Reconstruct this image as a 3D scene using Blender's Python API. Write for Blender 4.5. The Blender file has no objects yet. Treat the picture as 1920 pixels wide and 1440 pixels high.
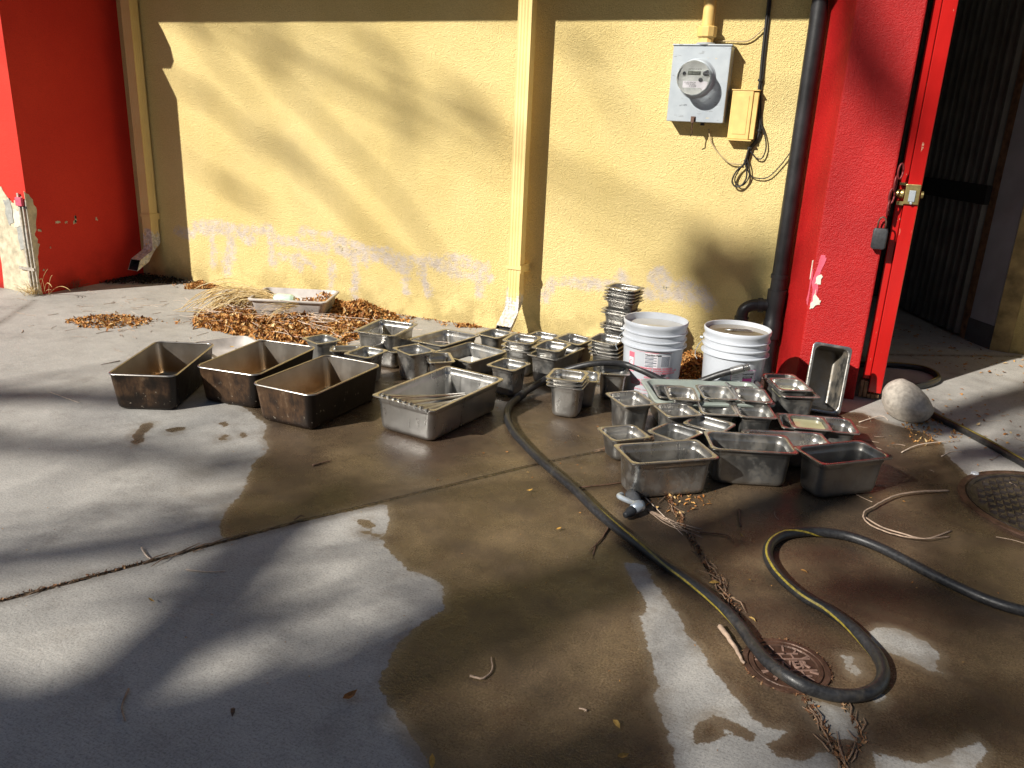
import bpy, bmesh, math, random, json
import numpy as np
from mathutils import Vector, Matrix, Euler, noise
from mathutils.noise import noise as pn
random.seed(7)
R=math.radians
# ---------------------------------------------------------------- camera, sky, sun, exposure
sc=bpy.context.scene; col=sc.collection
cd=bpy.data.cameras.new('camera'); cam=bpy.data.objects.new('camera',cd); col.objects.link(cam); sc.camera=cam
F,PITCH,ROLL,YAW,CH,CD_=1505,R(18.27),R(2.58),R(23.1),1.25,4.43
fw=Vector((-math.sin(YAW)*math.cos(PITCH),math.cos(YAW)*math.cos(PITCH),-math.sin(PITCH)))
rt=Vector((math.cos(YAW),math.sin(YAW),0)); up=rt.cross(fw)
r2=rt*math.cos(ROLL)+up*math.sin(ROLL); u2=-rt*math.sin(ROLL)+up*math.cos(ROLL)
M=Matrix(((r2.x,u2.x,-fw.x,0),(r2.y,u2.y,-fw.y,-CD_),(r2.z,u2.z,-fw.z,CH),(0,0,0,1)))
cam.matrix_world=M; cd.sensor_fit='HORIZONTAL'; cd.sensor_width=36; cd.lens=F/1920*36; cd.clip_start=.02; cd.clip_end=500
SUN=Vector((.56,1.0,-.72)).normalized()          # direction the light travels
world=bpy.data.worlds.new('World'); sc.world=world; world.use_nodes=True
nt=world.node_tree; bg=nt.nodes['Background']; sky=nt.nodes.new('ShaderNodeTexSky'); sky.sky_type='NISHITA'; sky.sun_disc=False
ELEV=math.asin(-SUN.z); sky.sun_elevation=ELEV; sky.sun_rotation=math.atan2(-SUN.x,-SUN.y)
sky.air_density=1.0; sky.dust_density=.4
nt.links.new(sky.outputs[0],bg.inputs[0]); bg.inputs[1].default_value=.05
sd=bpy.data.lights.new('sun','SUN'); sd.energy=5.0; sd.angle=R(.53); sd.color=(1,.95,.86)
so=bpy.data.objects.new('sun',sd); col.objects.link(so); so.rotation_euler=SUN.to_track_quat('-Z','Y').to_euler()
sc.view_settings.view_transform='Standard'; sc.view_settings.look='None'; sc.view_settings.exposure=0.5; sc.view_settings.gamma=1
D=json.loads('''{"wet":[[-2.453,-1.866],[-2.394,-1.855],[-2.343,-1.872],[-2.293,-1.897],[-2.239,-1.932],[-2.187,-1.953],[-2.14,-1.982],[-2.107,-2.032],[-2.069,-2.09],[-2.006,-2.136],[-1.974,-2.179],[-1.949,-2.224],[-1.945,-2.273],[-1.931,-2.31],[-1.895,-2.365],[-1.865,-2.416],[-1.841,-2.447],[-1.798,-2.519],[-1.781,-2.574],[-1.765,-2.626],[-1.737,-2.678],[-1.698,-2.729],[-1.65,-2.772],[-1.617,-2.776],[-1.506,-2.585],[-1.335,-2.356],[-1.325,-2.355],[-1.274,-2.418],[-1.236,-2.479],[-1.221,-2.549],[-1.18,-2.589],[-1.123,-2.626],[-1.077,-2.656],[-1.038,-2.675],[-1.004,-2.669],[-0.964,-2.677],[-0.917,-2.702],[-0.895,-2.747],[-0.869,-2.795],[-0.88,-2.842],[-0.888,-2.875],[-0.894,-2.917],[-0.894,-2.959],[-0.89,-3.002],[-0.886,-3.037],[-0.877,-3.066],[-0.859,-3.122],[-0.824,-3.155],[-0.774,-3.189],[-0.727,-3.222],[-0.685,-3.246],[-0.652,-3.271],[-0.629,-3.292],[-0.554,-3.373],[0.085,-3.28],[0.914,-2.456],[1.01,-1.089],[0.811,-0.855],[0.583,-1.067],[0.516,-1.054],[0.511,-1.023],[0.476,-0.917],[0.45,-0.831],[0.456,-0.734],[0.377,-0.617],[0.288,-0.586],[0.21,-0.553],[0.122,-0.475],[-0.011,-0.52],[-0.292,-0.419],[-0.595,-0.195],[-1.027,-0.232],[-1.335,-0.241],[-1.637,-0.304],[-2.025,-0.485],[-2.277,-0.873],[-2.346,-1.167],[-2.393,-1.451],[-2.435,-1.705]],"dry":[[[-0.502,-2.337],[-0.473,-2.322],[-0.439,-2.324],[-0.408,-2.384],[-0.363,-2.438],[-0.317,-2.502],[-0.277,-2.55],[-0.264,-2.596],[-0.217,-2.639],[-0.182,-2.699],[-0.137,-2.753],[-0.092,-2.802],[-0.056,-2.842],[-0.018,-2.87],[0.016,-2.847],[0.011,-2.882],[-0.024,-2.912],[0.012,-2.941],[0.055,-2.936],[0.099,-2.881],[0.114,-2.876],[0.137,-2.911],[0.161,-3.02],[-0.131,-3.164],[-0.174,-3.066],[-0.198,-3.012],[-0.233,-2.941],[-0.267,-2.891],[-0.27,-2.842],[-0.298,-2.77],[-0.334,-2.694],[-0.385,-2.584],[-0.376,-2.533],[-0.431,-2.443],[-0.483,-2.374]],[[0.18,-2.366],[0.206,-2.326],[0.239,-2.317],[0.272,-2.324],[0.31,-2.338],[0.339,-2.373],[0.35,-2.396],[0.33,-2.437],[0.349,-2.464],[0.317,-2.467],[0.281,-2.45],[0.232,-2.433],[0.188,-2.414]],[[0.116,-2.504],[0.151,-2.505],[0.146,-2.531],[0.168,-2.559],[0.148,-2.58],[0.13,-2.539]],[[0.05,-2.724],[0.129,-2.711],[0.158,-2.744],[0.167,-2.794],[0.157,-2.814],[0.114,-2.825],[0.087,-2.789],[0.062,-2.754]],[[0.193,-2.829],[0.234,-2.83],[0.271,-2.825],[0.307,-2.811],[0.32,-2.782],[0.334,-2.784],[0.35,-2.764],[0.379,-2.724],[0.404,-2.69],[0.419,-2.724],[0.394,-2.784],[0.258,-2.944],[0.198,-2.881]],[[0.185,-2.642],[0.213,-2.621],[0.221,-2.638],[0.202,-2.664]]],"wet2":[[[-0.169,-2.936],[-0.162,-2.901],[-0.138,-2.884],[-0.111,-2.902],[-0.098,-2.928],[-0.113,-2.956],[-0.148,-2.982],[-0.164,-2.969]],[[-0.14,-2.885],[-0.128,-2.869],[-0.087,-2.871],[-0.044,-2.891],[-0.027,-2.906],[-0.05,-2.925],[-0.091,-2.915]],[[-2.578,-2.223],[-2.569,-2.191],[-2.546,-2.191],[-2.514,-2.234],[-2.481,-2.294],[-2.428,-2.353],[-2.426,-2.388],[-2.452,-2.385],[-2.508,-2.329],[-2.551,-2.269]],[[-2.456,-2.221],[-2.443,-2.172],[-2.399,-2.154],[-2.39,-2.196],[-2.409,-2.233]],[[-2.327,-2.063],[-2.322,-2.025],[-2.273,-2.053],[-2.275,-2.082]],[[-2.221,-2.164],[-2.208,-2.131],[-2.173,-2.175],[-2.186,-2.208]],[[-2.187,-2.105],[-2.166,-2.08],[-2.125,-2.102],[-2.129,-2.137]],[[-1.354,-2.49],[-1.325,-2.462],[-1.276,-2.489],[-1.275,-2.508],[-1.293,-2.526],[-1.316,-2.522]],[[-1.31,-2.551],[-1.28,-2.531],[-1.224,-2.539],[-1.198,-2.551],[-1.23,-2.561]],[[0.114,-0.957],[0.179,-0.865],[0.2,-0.907],[0.16,-0.983]]],"hose":[[-0.415,-0.742,0.215],[-0.448,-0.783,0.2],[-0.49,-0.857,0.19],[-0.574,-0.83,0.14],[-0.686,-0.811,0.11],[-0.791,-0.835,0.12],[-0.861,-0.843,0.145],[-0.946,-0.823,0.155],[-1.019,-0.847,0.16],[-1.102,-0.88,0.15],[-1.187,-0.901,0.12],[-1.272,-0.926,0.08],[-1.326,-1.027,0.045],[-1.353,-1.156,0.022],[-1.345,-1.296,0.017],[-1.292,-1.437,0.017],[-1.202,-1.572,0.017],[-1.104,-1.679,0.017],[-1.007,-1.776,0.017],[-0.892,-1.878,0.017],[-0.786,-1.971,0.017],[-0.682,-2.076,0.017],[-0.593,-2.154,0.017],[-0.48,-2.241,0.017],[-0.378,-2.317,0.017],[-0.286,-2.381,0.017],[-0.198,-2.454,0.017],[-0.138,-2.519,0.017],[-0.094,-2.59,0.02],[-0.048,-2.663,0.03],[-0.001,-2.705,0.035],[0.043,-2.718,0.03],[0.091,-2.707,0.02],[0.137,-2.689,0.017],[0.176,-2.659,0.017],[0.202,-2.615,0.017],[0.212,-2.561,0.017],[0.202,-2.504,0.017],[0.172,-2.447,0.017],[0.125,-2.382,0.017],[0.069,-2.334,0.017],[0.011,-2.301,0.017],[-0.045,-2.248,0.017],[-0.09,-2.18,0.017],[-0.115,-2.107,0.017],[-0.114,-2.026,0.017],[-0.083,-1.951,0.017],[-0.022,-1.894,0.017],[0.05,-1.864,0.017],[0.122,-1.86,0.017],[0.202,-1.89,0.017],[0.277,-1.941,0.017],[0.348,-1.992,0.017],[0.416,-2.034,0.017],[0.481,-2.067,0.017],[0.558,-2.083,0.017],[0.661,-2.071,0.017],[0.808,-2.014,0.017]],"hose2":[[0.054,0.34,0.017],[0.206,0.435,0.017],[0.331,0.477,0.017],[0.426,0.464,0.017],[0.476,0.38,0.017],[0.476,0.269,0.017],[0.421,0.141,0.017],[0.347,0.045,0.017],[0.282,-0.044,0.017],[0.239,-0.148,0.017],[0.239,-0.232,0.017],[0.286,-0.285,0.017],[0.342,-0.305,0.017],[0.394,-0.343,0.017],[0.457,-0.429,0.017],[0.527,-0.519,0.017],[0.62,-0.653,0.017],[0.703,-0.79,0.017],[0.793,-0.947,0.017],[0.898,-1.14,0.017]],"joint1":[[-1.906,-3.296],[-1.733,-2.989],[-1.506,-2.585],[-1.346,-2.335],[-1.016,-1.806],[-0.825,-1.537]],"joint2":[[-0.496,-1.82],[-0.369,-2.058],[-0.23,-2.306],[-0.115,-2.519]],"joint2b":[[0.045,-2.727],[0.113,-2.848],[0.148,-2.922]],"joint2c":[[0.128,-2.697],[0.167,-2.777],[0.174,-2.812],[0.146,-2.874]],"joint3":[[-4.509,-1.467],[-4.86,-0.987]],"joint1b":[[-0.825,-1.537],[-0.77,-1.461],[-0.637,-1.231]],"pile1":[[-3.651,-0.815],[-3.514,-0.913],[-3.245,-0.943],[-3.019,-0.936],[-2.783,-0.905],[-2.591,-0.821],[-2.639,-0.605],[-2.833,-0.129],[-3.175,0.129],[-3.37,0.202],[-3.531,0.004],[-3.601,-0.399],[-3.697,-0.538],[-3.73,-0.667]],"pile2":[[-4.22,-1.244],[-4.222,-1.134],[-4.128,-1.004],[-3.906,-0.986],[-3.831,-1.062],[-3.903,-1.2],[-4.043,-1.263]],"pile3":[[-0.869,-0.036],[-0.702,0.069],[-0.612,-0.334],[-0.793,-0.444]],"pile4":[[-4.37,-0.154],[-4.223,-0.048],[-4.387,0.072],[-4.505,0.035]],"pile5":[[-2.227,-0.061],[-2.057,0.051],[-2.105,0.153],[-2.276,0.072]],"pile6":[[-0.539,-1.915],[-0.498,-1.811],[-0.372,-1.776],[-0.395,-1.849],[-0.458,-1.938]],"pile7":[[0.311,-0.573],[0.404,-0.44],[0.536,-0.441],[0.477,-0.695],[0.369,-0.77]],"grassroot":[-3.252,-0.628,0.1],"strokes":[[[[-4.406,0.411],[-4.183,0.431],[-3.952,0.415]],0.035],[[[-3.892,0.443],[-3.741,0.464]],0.015],[[[-4.268,0.378],[-4.28,0.143]],0.012],[[[-4.104,0.332],[-4.151,0.126]],0.03],[[[-3.741,0.457],[-3.737,0.225]],0.02],[[[-3.671,0.389],[-3.277,0.37]],0.016],[[[-3.567,0.281],[-3.498,0.214]],0.015],[[[-3.696,0.282],[-3.511,0.302],[-3.388,0.241]],0.01],[[[-3.189,0.408],[-2.969,0.359]],0.05],[[[-2.968,0.373],[-2.836,0.373],[-2.673,0.32]],0.04],[[[-3.245,0.286],[-3.252,0.079]],0.012],[[[-3.055,0.292],[-3.06,0.066]],0.015],[[[-2.665,0.237],[-2.673,0.15]],0.013],[[[-2.673,0.376],[-2.499,0.381]],0.01],[[[-2.545,0.334],[-2.529,0.239],[-2.496,0.172]],0.016],[[[-2.483,0.375],[-2.328,0.331]],0.028],[[[-2.329,0.412],[-2.118,0.368]],0.022],[[[-2.296,0.307],[-2.072,0.319]],0.014],[[[-2.147,0.365],[-2.127,0.204]],0.015],[[[-3.993,0.373],[-3.898,0.367]],0.02],[[[-3.485,0.473],[-3.239,0.467]],0.01],[[[-4.7,0.368],[-4.452,0.36]],0.02],[[[-1.664,0.335],[-1.702,0.233]],0.018],[[[-1.593,0.343],[-1.412,0.361],[-1.236,0.367]],0.018],[[[-1.24,0.416],[-1.151,0.303]],0.02],[[[-1.185,0.336],[-0.969,0.338],[-0.746,0.348]],0.018],[[[-1.025,0.441],[-0.935,0.367]],0.045],[[[-0.855,0.401],[-0.729,0.332]],0.03]],"cable":[[-0.631,-0.02,1.947],[-0.62,-0.02,1.85],[-0.618,-0.02,1.731],[-0.615,-0.02,1.596],[-0.61,-0.02,1.486],[-0.61,-0.02,1.431],[-0.595,-0.02,1.318],[-0.582,-0.02,1.248],[-0.593,-0.02,1.197],[-0.618,-0.02,1.159],[-0.627,-0.02,1.115],[-0.633,-0.02,1.074]],"loop1":[[-0.621,-0.02,1.159],[-0.634,-0.02,1.085],[-0.666,-0.02,1.046],[-0.684,-0.02,0.996],[-0.668,-0.02,0.967],[-0.638,-0.02,0.969],[-0.615,-0.02,1.008],[-0.619,-0.02,1.056],[-0.636,-0.02,1.1]],"wireR":[[-0.621,-0.02,1.071],[-0.6,-0.02,1.028],[-0.561,-0.02,1.013],[-0.507,-0.02,1.023],[-0.457,-0.02,1.081],[-0.422,-0.02,1.141],[-0.409,-0.02,1.177]],"wireL":[[-0.837,-0.02,1.244],[-0.816,-0.02,1.178],[-0.767,-0.02,1.122],[-0.709,-0.02,1.08],[-0.648,-0.02,1.078]],"loop2":[[-0.598,-0.02,1.311],[-0.559,-0.02,1.242],[-0.538,-0.02,1.171],[-0.549,-0.02,1.116],[-0.578,-0.02,1.112],[-0.612,-0.02,1.145]],"wireT":[[-0.87,-0.02,1.663],[-0.79,-0.02,1.666],[-0.703,-0.02,1.665],[-0.656,-0.02,1.694],[-0.619,-0.02,1.734]],"crack":[[-0.458,-0.005,1.85],[-0.424,-0.005,1.804],[-0.391,-0.005,1.765]],"twigs":{"t1":[[0.436,-1.271],[0.365,-1.335],[0.292,-1.395],[0.235,-1.466],[0.186,-1.564],[0.149,-1.651],[0.163,-1.722],[0.22,-1.761],[0.284,-1.766],[0.348,-1.744],[0.415,-1.668]],"t1b":[[0.149,-1.651],[0.204,-1.708],[0.269,-1.726],[0.341,-1.728],[0.421,-1.624]],"t2":[[0.405,-1.778],[0.313,-1.846]],"t3":[[-1.726,-2.222],[-1.711,-2.186],[-1.692,-2.153]],"t4":[[-1.597,-2.965],[-1.544,-2.949],[-1.498,-2.922]],"t5":[[-1.798,-2.938],[-1.75,-2.964],[-1.729,-2.97]],"t6":[[-1.34,-3.395],[-1.305,-3.444],[-1.265,-3.469]],"t7":[[-0.681,-3.009],[-0.649,-3.003],[-0.644,-2.964],[-0.666,-2.924]],"t8":[[-0.614,-2.109],[-0.605,-2.225],[-0.616,-2.324]],"t8b":[[-0.612,-2.267],[-0.598,-2.34]],"t9":[[-0.181,-2.54],[-0.136,-2.605],[-0.1,-2.668]],"t10":[[0.282,-0.939],[0.346,-0.837],[0.454,-0.729],[0.521,-0.656]],"t11":[[0.434,-0.897],[0.479,-0.814],[0.53,-0.798]],"t12":[[-0.395,-2.995],[-0.414,-2.995]],"t13":[[0.221,-1.109],[0.282,-0.939]],"t14":[[0.11,-0.636],[0.199,-0.52],[0.233,-0.54]],"t15":[[-3.21,-2.145],[-3.087,-2.162],[-2.988,-2.176]],"t16":[[-3.342,-1.656],[-3.366,-1.747]],"t17":[[-0.667,-1.774],[-0.693,-1.697],[-0.7,-1.616]],"t18":[[-0.792,-1.92],[-0.676,-1.81],[-0.581,-1.716]],"t19":[[-0.572,-1.862],[-0.478,-1.971],[-0.38,-2.084]],"t20":[[-0.523,-1.974],[-0.444,-2.038],[-0.369,-2.058]],"t21":[[-0.337,-2.041],[-0.256,-2.017],[-0.225,-2.051]],"t22":[[-0.243,-1.821],[-0.221,-1.938]]},"leaf":{"a":[-0.884,-3.199],"b":[-1.084,-3.347],"c":[-0.323,-3.008],"d":[-0.282,-3.096],"e":[-0.936,-2.034],"f":[-0.746,-2.246],"g":[-1.556,-3.126],"h":[-0.004,-2.137],"i":[-0.206,-2.01],"j":[-0.193,-2.011],"k":[-0.145,-2.267],"l":[-0.233,-2.332],"m":[-0.476,-2.067],"n":[-0.109,-2.463],"o":[-0.627,-3.284],"p":[0.543,-1.039],"q":[-0.372,-3.149],"r":[-0.673,-3.291]},"drain_stain":[[-4.648,-0.617],[-4.672,-0.373],[-4.54,-0.161]],"pans":{"brownA":{"c":[-2.791,-1.879],"yaw":115.0,"dim":[0.521,0.288],"z":0.165,"dep":0.165},"brownB":{"c":[-2.46,-1.642],"yaw":96.5,"dim":[0.503,0.317],"z":0.165,"dep":0.165},"brownC":{"c":[-2.07,-1.711],"yaw":89.5,"dim":[0.511,0.312],"z":0.165,"dep":0.165},"D":{"c":[-1.556,-1.558],"yaw":82.6,"dim":[0.537,0.32],"z":0.15,"dep":0.15},"M1":{"c":[-2.5,-1.118],"yaw":68.1,"dim":[0.152,0.165],"z":0.12,"dep":0.12},"M2":{"c":[-2.29,-0.828],"yaw":96.0,"dim":[0.311,0.243],"z":0.15,"dep":0.15},"M3":{"c":[-2.154,-0.947],"yaw":87.8,"dim":[0.272,0.176],"z":0.1,"dep":0.1},"M4":{"c":[-2.334,-1.143],"yaw":33.8,"dim":[0.172,0.135],"z":0.1,"dep":0.1},"M5":{"c":[-2.115,-1.283],"yaw":87.3,"dim":[0.176,0.15],"z":0.15,"dep":0.15},"M6":{"c":[-1.945,-1.122],"yaw":64.6,"dim":[0.159,0.173],"z":0.15,"dep":0.15},"M7":{"c":[-1.821,-1.088],"yaw":37.7,"dim":[0.134,0.177],"z":0.12,"dep":0.12},"M8":{"c":[-1.999,-0.706],"yaw":77.8,"dim":[0.327,0.265],"z":0.11,"dep":0.1},"M9":{"c":[-1.769,-0.857],"yaw":76.8,"dim":[0.315,0.274],"z":0.1,"dep":0.1},"M10":{"c":[-1.772,-0.548],"yaw":80.2,"dim":[0.174,0.152],"z":0.13,"dep":0.13},"M11":{"c":[-1.516,-0.768],"yaw":91.5,"dim":[0.195,0.164],"z":0.19,"dep":0.1},"M13":{"c":[-1.331,-0.832],"yaw":87.8,"dim":[0.204,0.157],"z":0.2,"dep":0.1},"M14":{"c":[-1.331,-0.761],"yaw":81.4,"dim":[0.31,0.175],"z":0.15,"dep":0.15},"M15":{"c":[-1.316,-0.552],"yaw":78.9,"dim":[0.185,0.173],"z":0.17,"dep":0.1},"M16":{"c":[-1.447,-1.085],"yaw":81.9,"dim":[0.17,0.161],"z":0.145,"dep":0.145},"S1top":{"c":[-1.048,-0.6],"yaw":82.6,"dim":[0.17,0.25],"z":0.46,"dep":0.065},"S2top":{"c":[-1.111,-0.579],"yaw":89.0,"dim":[0.192,0.153],"z":0.22,"dep":0.1},"M17":{"c":[-1.104,-1.213],"yaw":97.2,"dim":[0.16,0.169],"z":0.185,"dep":0.15},"M18":{"c":[-1.081,-1.054],"yaw":106.2,"dim":[0.175,0.139],"z":0.14,"dep":0.14},"M19":{"c":[-0.998,-0.868],"yaw":109.0,"dim":[0.165,0.156],"z":0.14,"dep":0.14},"N1":{"c":[-0.793,-1.29],"yaw":44.1,"dim":[0.158,0.189],"z":0.155,"dep":0.15},"N2":{"c":[-0.742,-1.552],"yaw":44.2,"dim":[0.17,0.152],"z":0.1,"dep":0.1},"N3":{"c":[-0.524,-1.777],"yaw":38.8,"dim":[0.336,0.183],"z":0.15,"dep":0.15},"N4":{"c":[-0.267,-1.53],"yaw":20.6,"dim":[0.315,0.187],"z":0.145,"dep":0.15},"N5":{"c":[0.053,-1.465],"yaw":42.3,"dim":[0.311,0.174],"z":0.155,"dep":0.15},"N6":{"c":[-0.164,-1.299],"yaw":30.5,"dim":[0.333,0.156],"z":0.11,"dep":0.1},"N7":{"c":[-0.09,-1.089],"yaw":15.4,"dim":[0.134,0.17],"z":0.12,"dep":0.065},"N7b":{"c":[-0.06,-1.037],"yaw":15.2,"dim":[0.315,0.186],"z":0.1,"dep":0.1},"N8":{"c":[-0.59,-1.316],"yaw":38.9,"dim":[0.158,0.168],"z":0.15,"dep":0.15},"N9":{"c":[-0.447,-1.206],"yaw":20.5,"dim":[0.154,0.174],"z":0.15,"dep":0.15},"N10":{"c":[-0.304,-1.158],"yaw":19.8,"dim":[0.155,0.177],"z":0.15,"dep":0.15},"N11":{"c":[-0.549,-1.516],"yaw":69.9,"dim":[0.174,0.159],"z":0.13,"dep":0.13},"N12":{"c":[-0.444,-1.381],"yaw":76.0,"dim":[0.139,0.172],"z":0.14,"dep":0.14},"N13":{"c":[-0.608,-1.151],"yaw":20.7,"dim":[0.126,0.188],"z":0.17,"dep":0.1},"N14":{"c":[-0.479,-1.056],"yaw":23.3,"dim":[0.152,0.189],"z":0.17,"dep":0.1},"N15":{"c":[-0.338,-1.011],"yaw":18.3,"dim":[0.148,0.19],"z":0.17,"dep":0.1},"N16":{"c":[-0.67,-1.059],"yaw":22.8,"dim":[0.124,0.181],"z":0.15,"dep":0.1},"N17":{"c":[-0.412,-0.782],"yaw":25.3,"dim":[0.164,0.146],"z":0.15,"dep":0.1},"N18":{"c":[-0.211,-0.717],"yaw":25.0,"dim":[0.172,0.347],"z":0.15,"dep":0.15},"N18i":{"c":[-0.204,-0.77],"yaw":24.8,"dim":[0.158,0.194],"z":0.165,"dep":0.065},"tray":{"c":[-0.531,-0.922],"yaw":26.1,"dim":[0.537,0.371],"z":0.13,"dep":0.13},"bin":{"c":[-3.296,-0.369],"yaw":122.2,"dim":[0.389,0.484],"z":0.11,"dep":0.11},"shallow":{"c":[-2.901,-1.205],"yaw":61.0,"dim":[0.382,0.349],"z":0.06,"dep":0.06}},"shG":[[[[0.109,-1.358,0],[-0.09,-1.692,0],[-0.272,-2.026,0],[-0.455,-2.326,0],[-0.614,-2.584,0],[-0.751,-2.809,0],[-0.85,-3.018,0],[-0.926,-3.253,0],[-1.042,-3.451,0],[-1.142,-3.622,0]],0.145],[[[-1.526,-2.388,0],[-1.53,-2.607,0],[-1.5,-2.814,0],[-1.437,-3.031,0],[-1.387,-3.26,0],[-1.353,-3.468,0],[-1.359,-3.625,0],[-1.405,-3.844,0]],0.1],[[[-0.225,-3.043,0],[-0.317,-3.121,0],[-0.465,-3.249,0],[-0.548,-3.342,0]],0.09],[[[-1.904,-2.322,0],[-2.146,-2.387,0],[-2.401,-2.457,0],[-2.884,-2.608,0],[-3.529,-2.804,0]],0.05],[[[-1.678,-2.707,0],[-1.792,-2.838,0],[-1.961,-3.005,0],[-2.094,-3.164,0],[-2.326,-3.44,0]],0.07],[[[-2.708,-1.911,0],[-2.848,-2.02,0],[-3.095,-2.143,0],[-3.371,-2.267,0],[-3.775,-2.468,0]],0.08],[[[-0.822,-3.2,0],[-0.907,-3.35,0],[-0.974,-3.48,0]],0.07],[[[0.479,-2.115,0],[0.277,-2.102,0],[0.108,-2.221,0]],0.07],[[[0.493,-2.537,0],[0.351,-2.666,0],[0.208,-2.774,0],[0.056,-2.952,0]],0.07],[[[0.657,-1.329,0],[0.471,-1.337,0],[0.296,-1.227,0],[0.105,-1.221,0]],0.05],[[[1.385,1.146,0],[1.01,0.463,0],[0.681,-0.068,0],[0.446,-0.494,0]],0.13],[[[0.932,-0.57,0],[0.719,-0.691,0],[0.509,-0.81,0]],0.09]],"shW":[[[[-3.809,0.0,1.574],[-3.611,0.0,1.408],[-3.379,0.0,1.258],[-3.12,0.0,1.032],[-2.879,0.0,0.861],[-2.642,0.0,0.638],[-2.468,0.0,0.452],[-2.327,0.0,0.29]],0.0287],[[[-3.704,0.0,1.043],[-3.499,0.0,0.903],[-3.213,0.0,0.729],[-2.966,0.0,0.528],[-2.722,0.0,0.357],[-2.434,0.0,0.222]],0.032799999999999996],[[[-4.373,0.0,1.795],[-4.221,0.0,1.637],[-4.034,0.0,1.466],[-3.829,0.0,1.31]],0.0287],[[[-3.791,0.0,1.818],[-3.645,0.0,1.691],[-3.467,0.0,1.527]],0.0287],[[[-4.309,0.0,1.337],[-4.11,0.0,1.233],[-3.901,0.0,1.075],[-3.708,0.0,0.974]],0.0287],[[[-4.212,0.0,0.758],[-3.932,0.0,0.675],[-3.734,0.0,0.574]],0.032799999999999996],[[[-2.977,0.0,1.704],[-2.825,0.0,1.56],[-2.644,0.0,1.381]],0.032799999999999996],[[[-2.38,0.0,1.412],[-2.178,0.0,1.275],[-2.005,0.0,1.139]],0.041],[[[-2.797,0.0,1.278],[-2.674,0.0,1.055],[-2.705,0.0,0.872]],0.024599999999999997],[[[-0.796,0.0,0.657],[-0.62,0.0,0.502],[-0.467,0.0,0.302]],0.1066],[[[-0.883,0.0,0.517],[-0.717,0.0,0.358],[-0.56,0.0,0.138]],0.082],[[[-0.568,0.0,0.637],[-0.445,0.0,0.45],[-0.381,0.0,0.284]],0.07379999999999999],[[[-1.7,0.0,1.708],[-1.468,0.0,1.469],[-1.267,0.0,1.23]],0.024599999999999997],[[[-0.251,0.0,1.938],[-0.069,0.0,1.547],[0.092,0.0,1.289],[0.235,0.0,1.076]],0.082]],"stripA":[-1.698,-1.787,0.152],"stripB":[-1.464,-1.839,0.152],"stripC":[-1.533,-1.399,0.05]}''')
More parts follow.
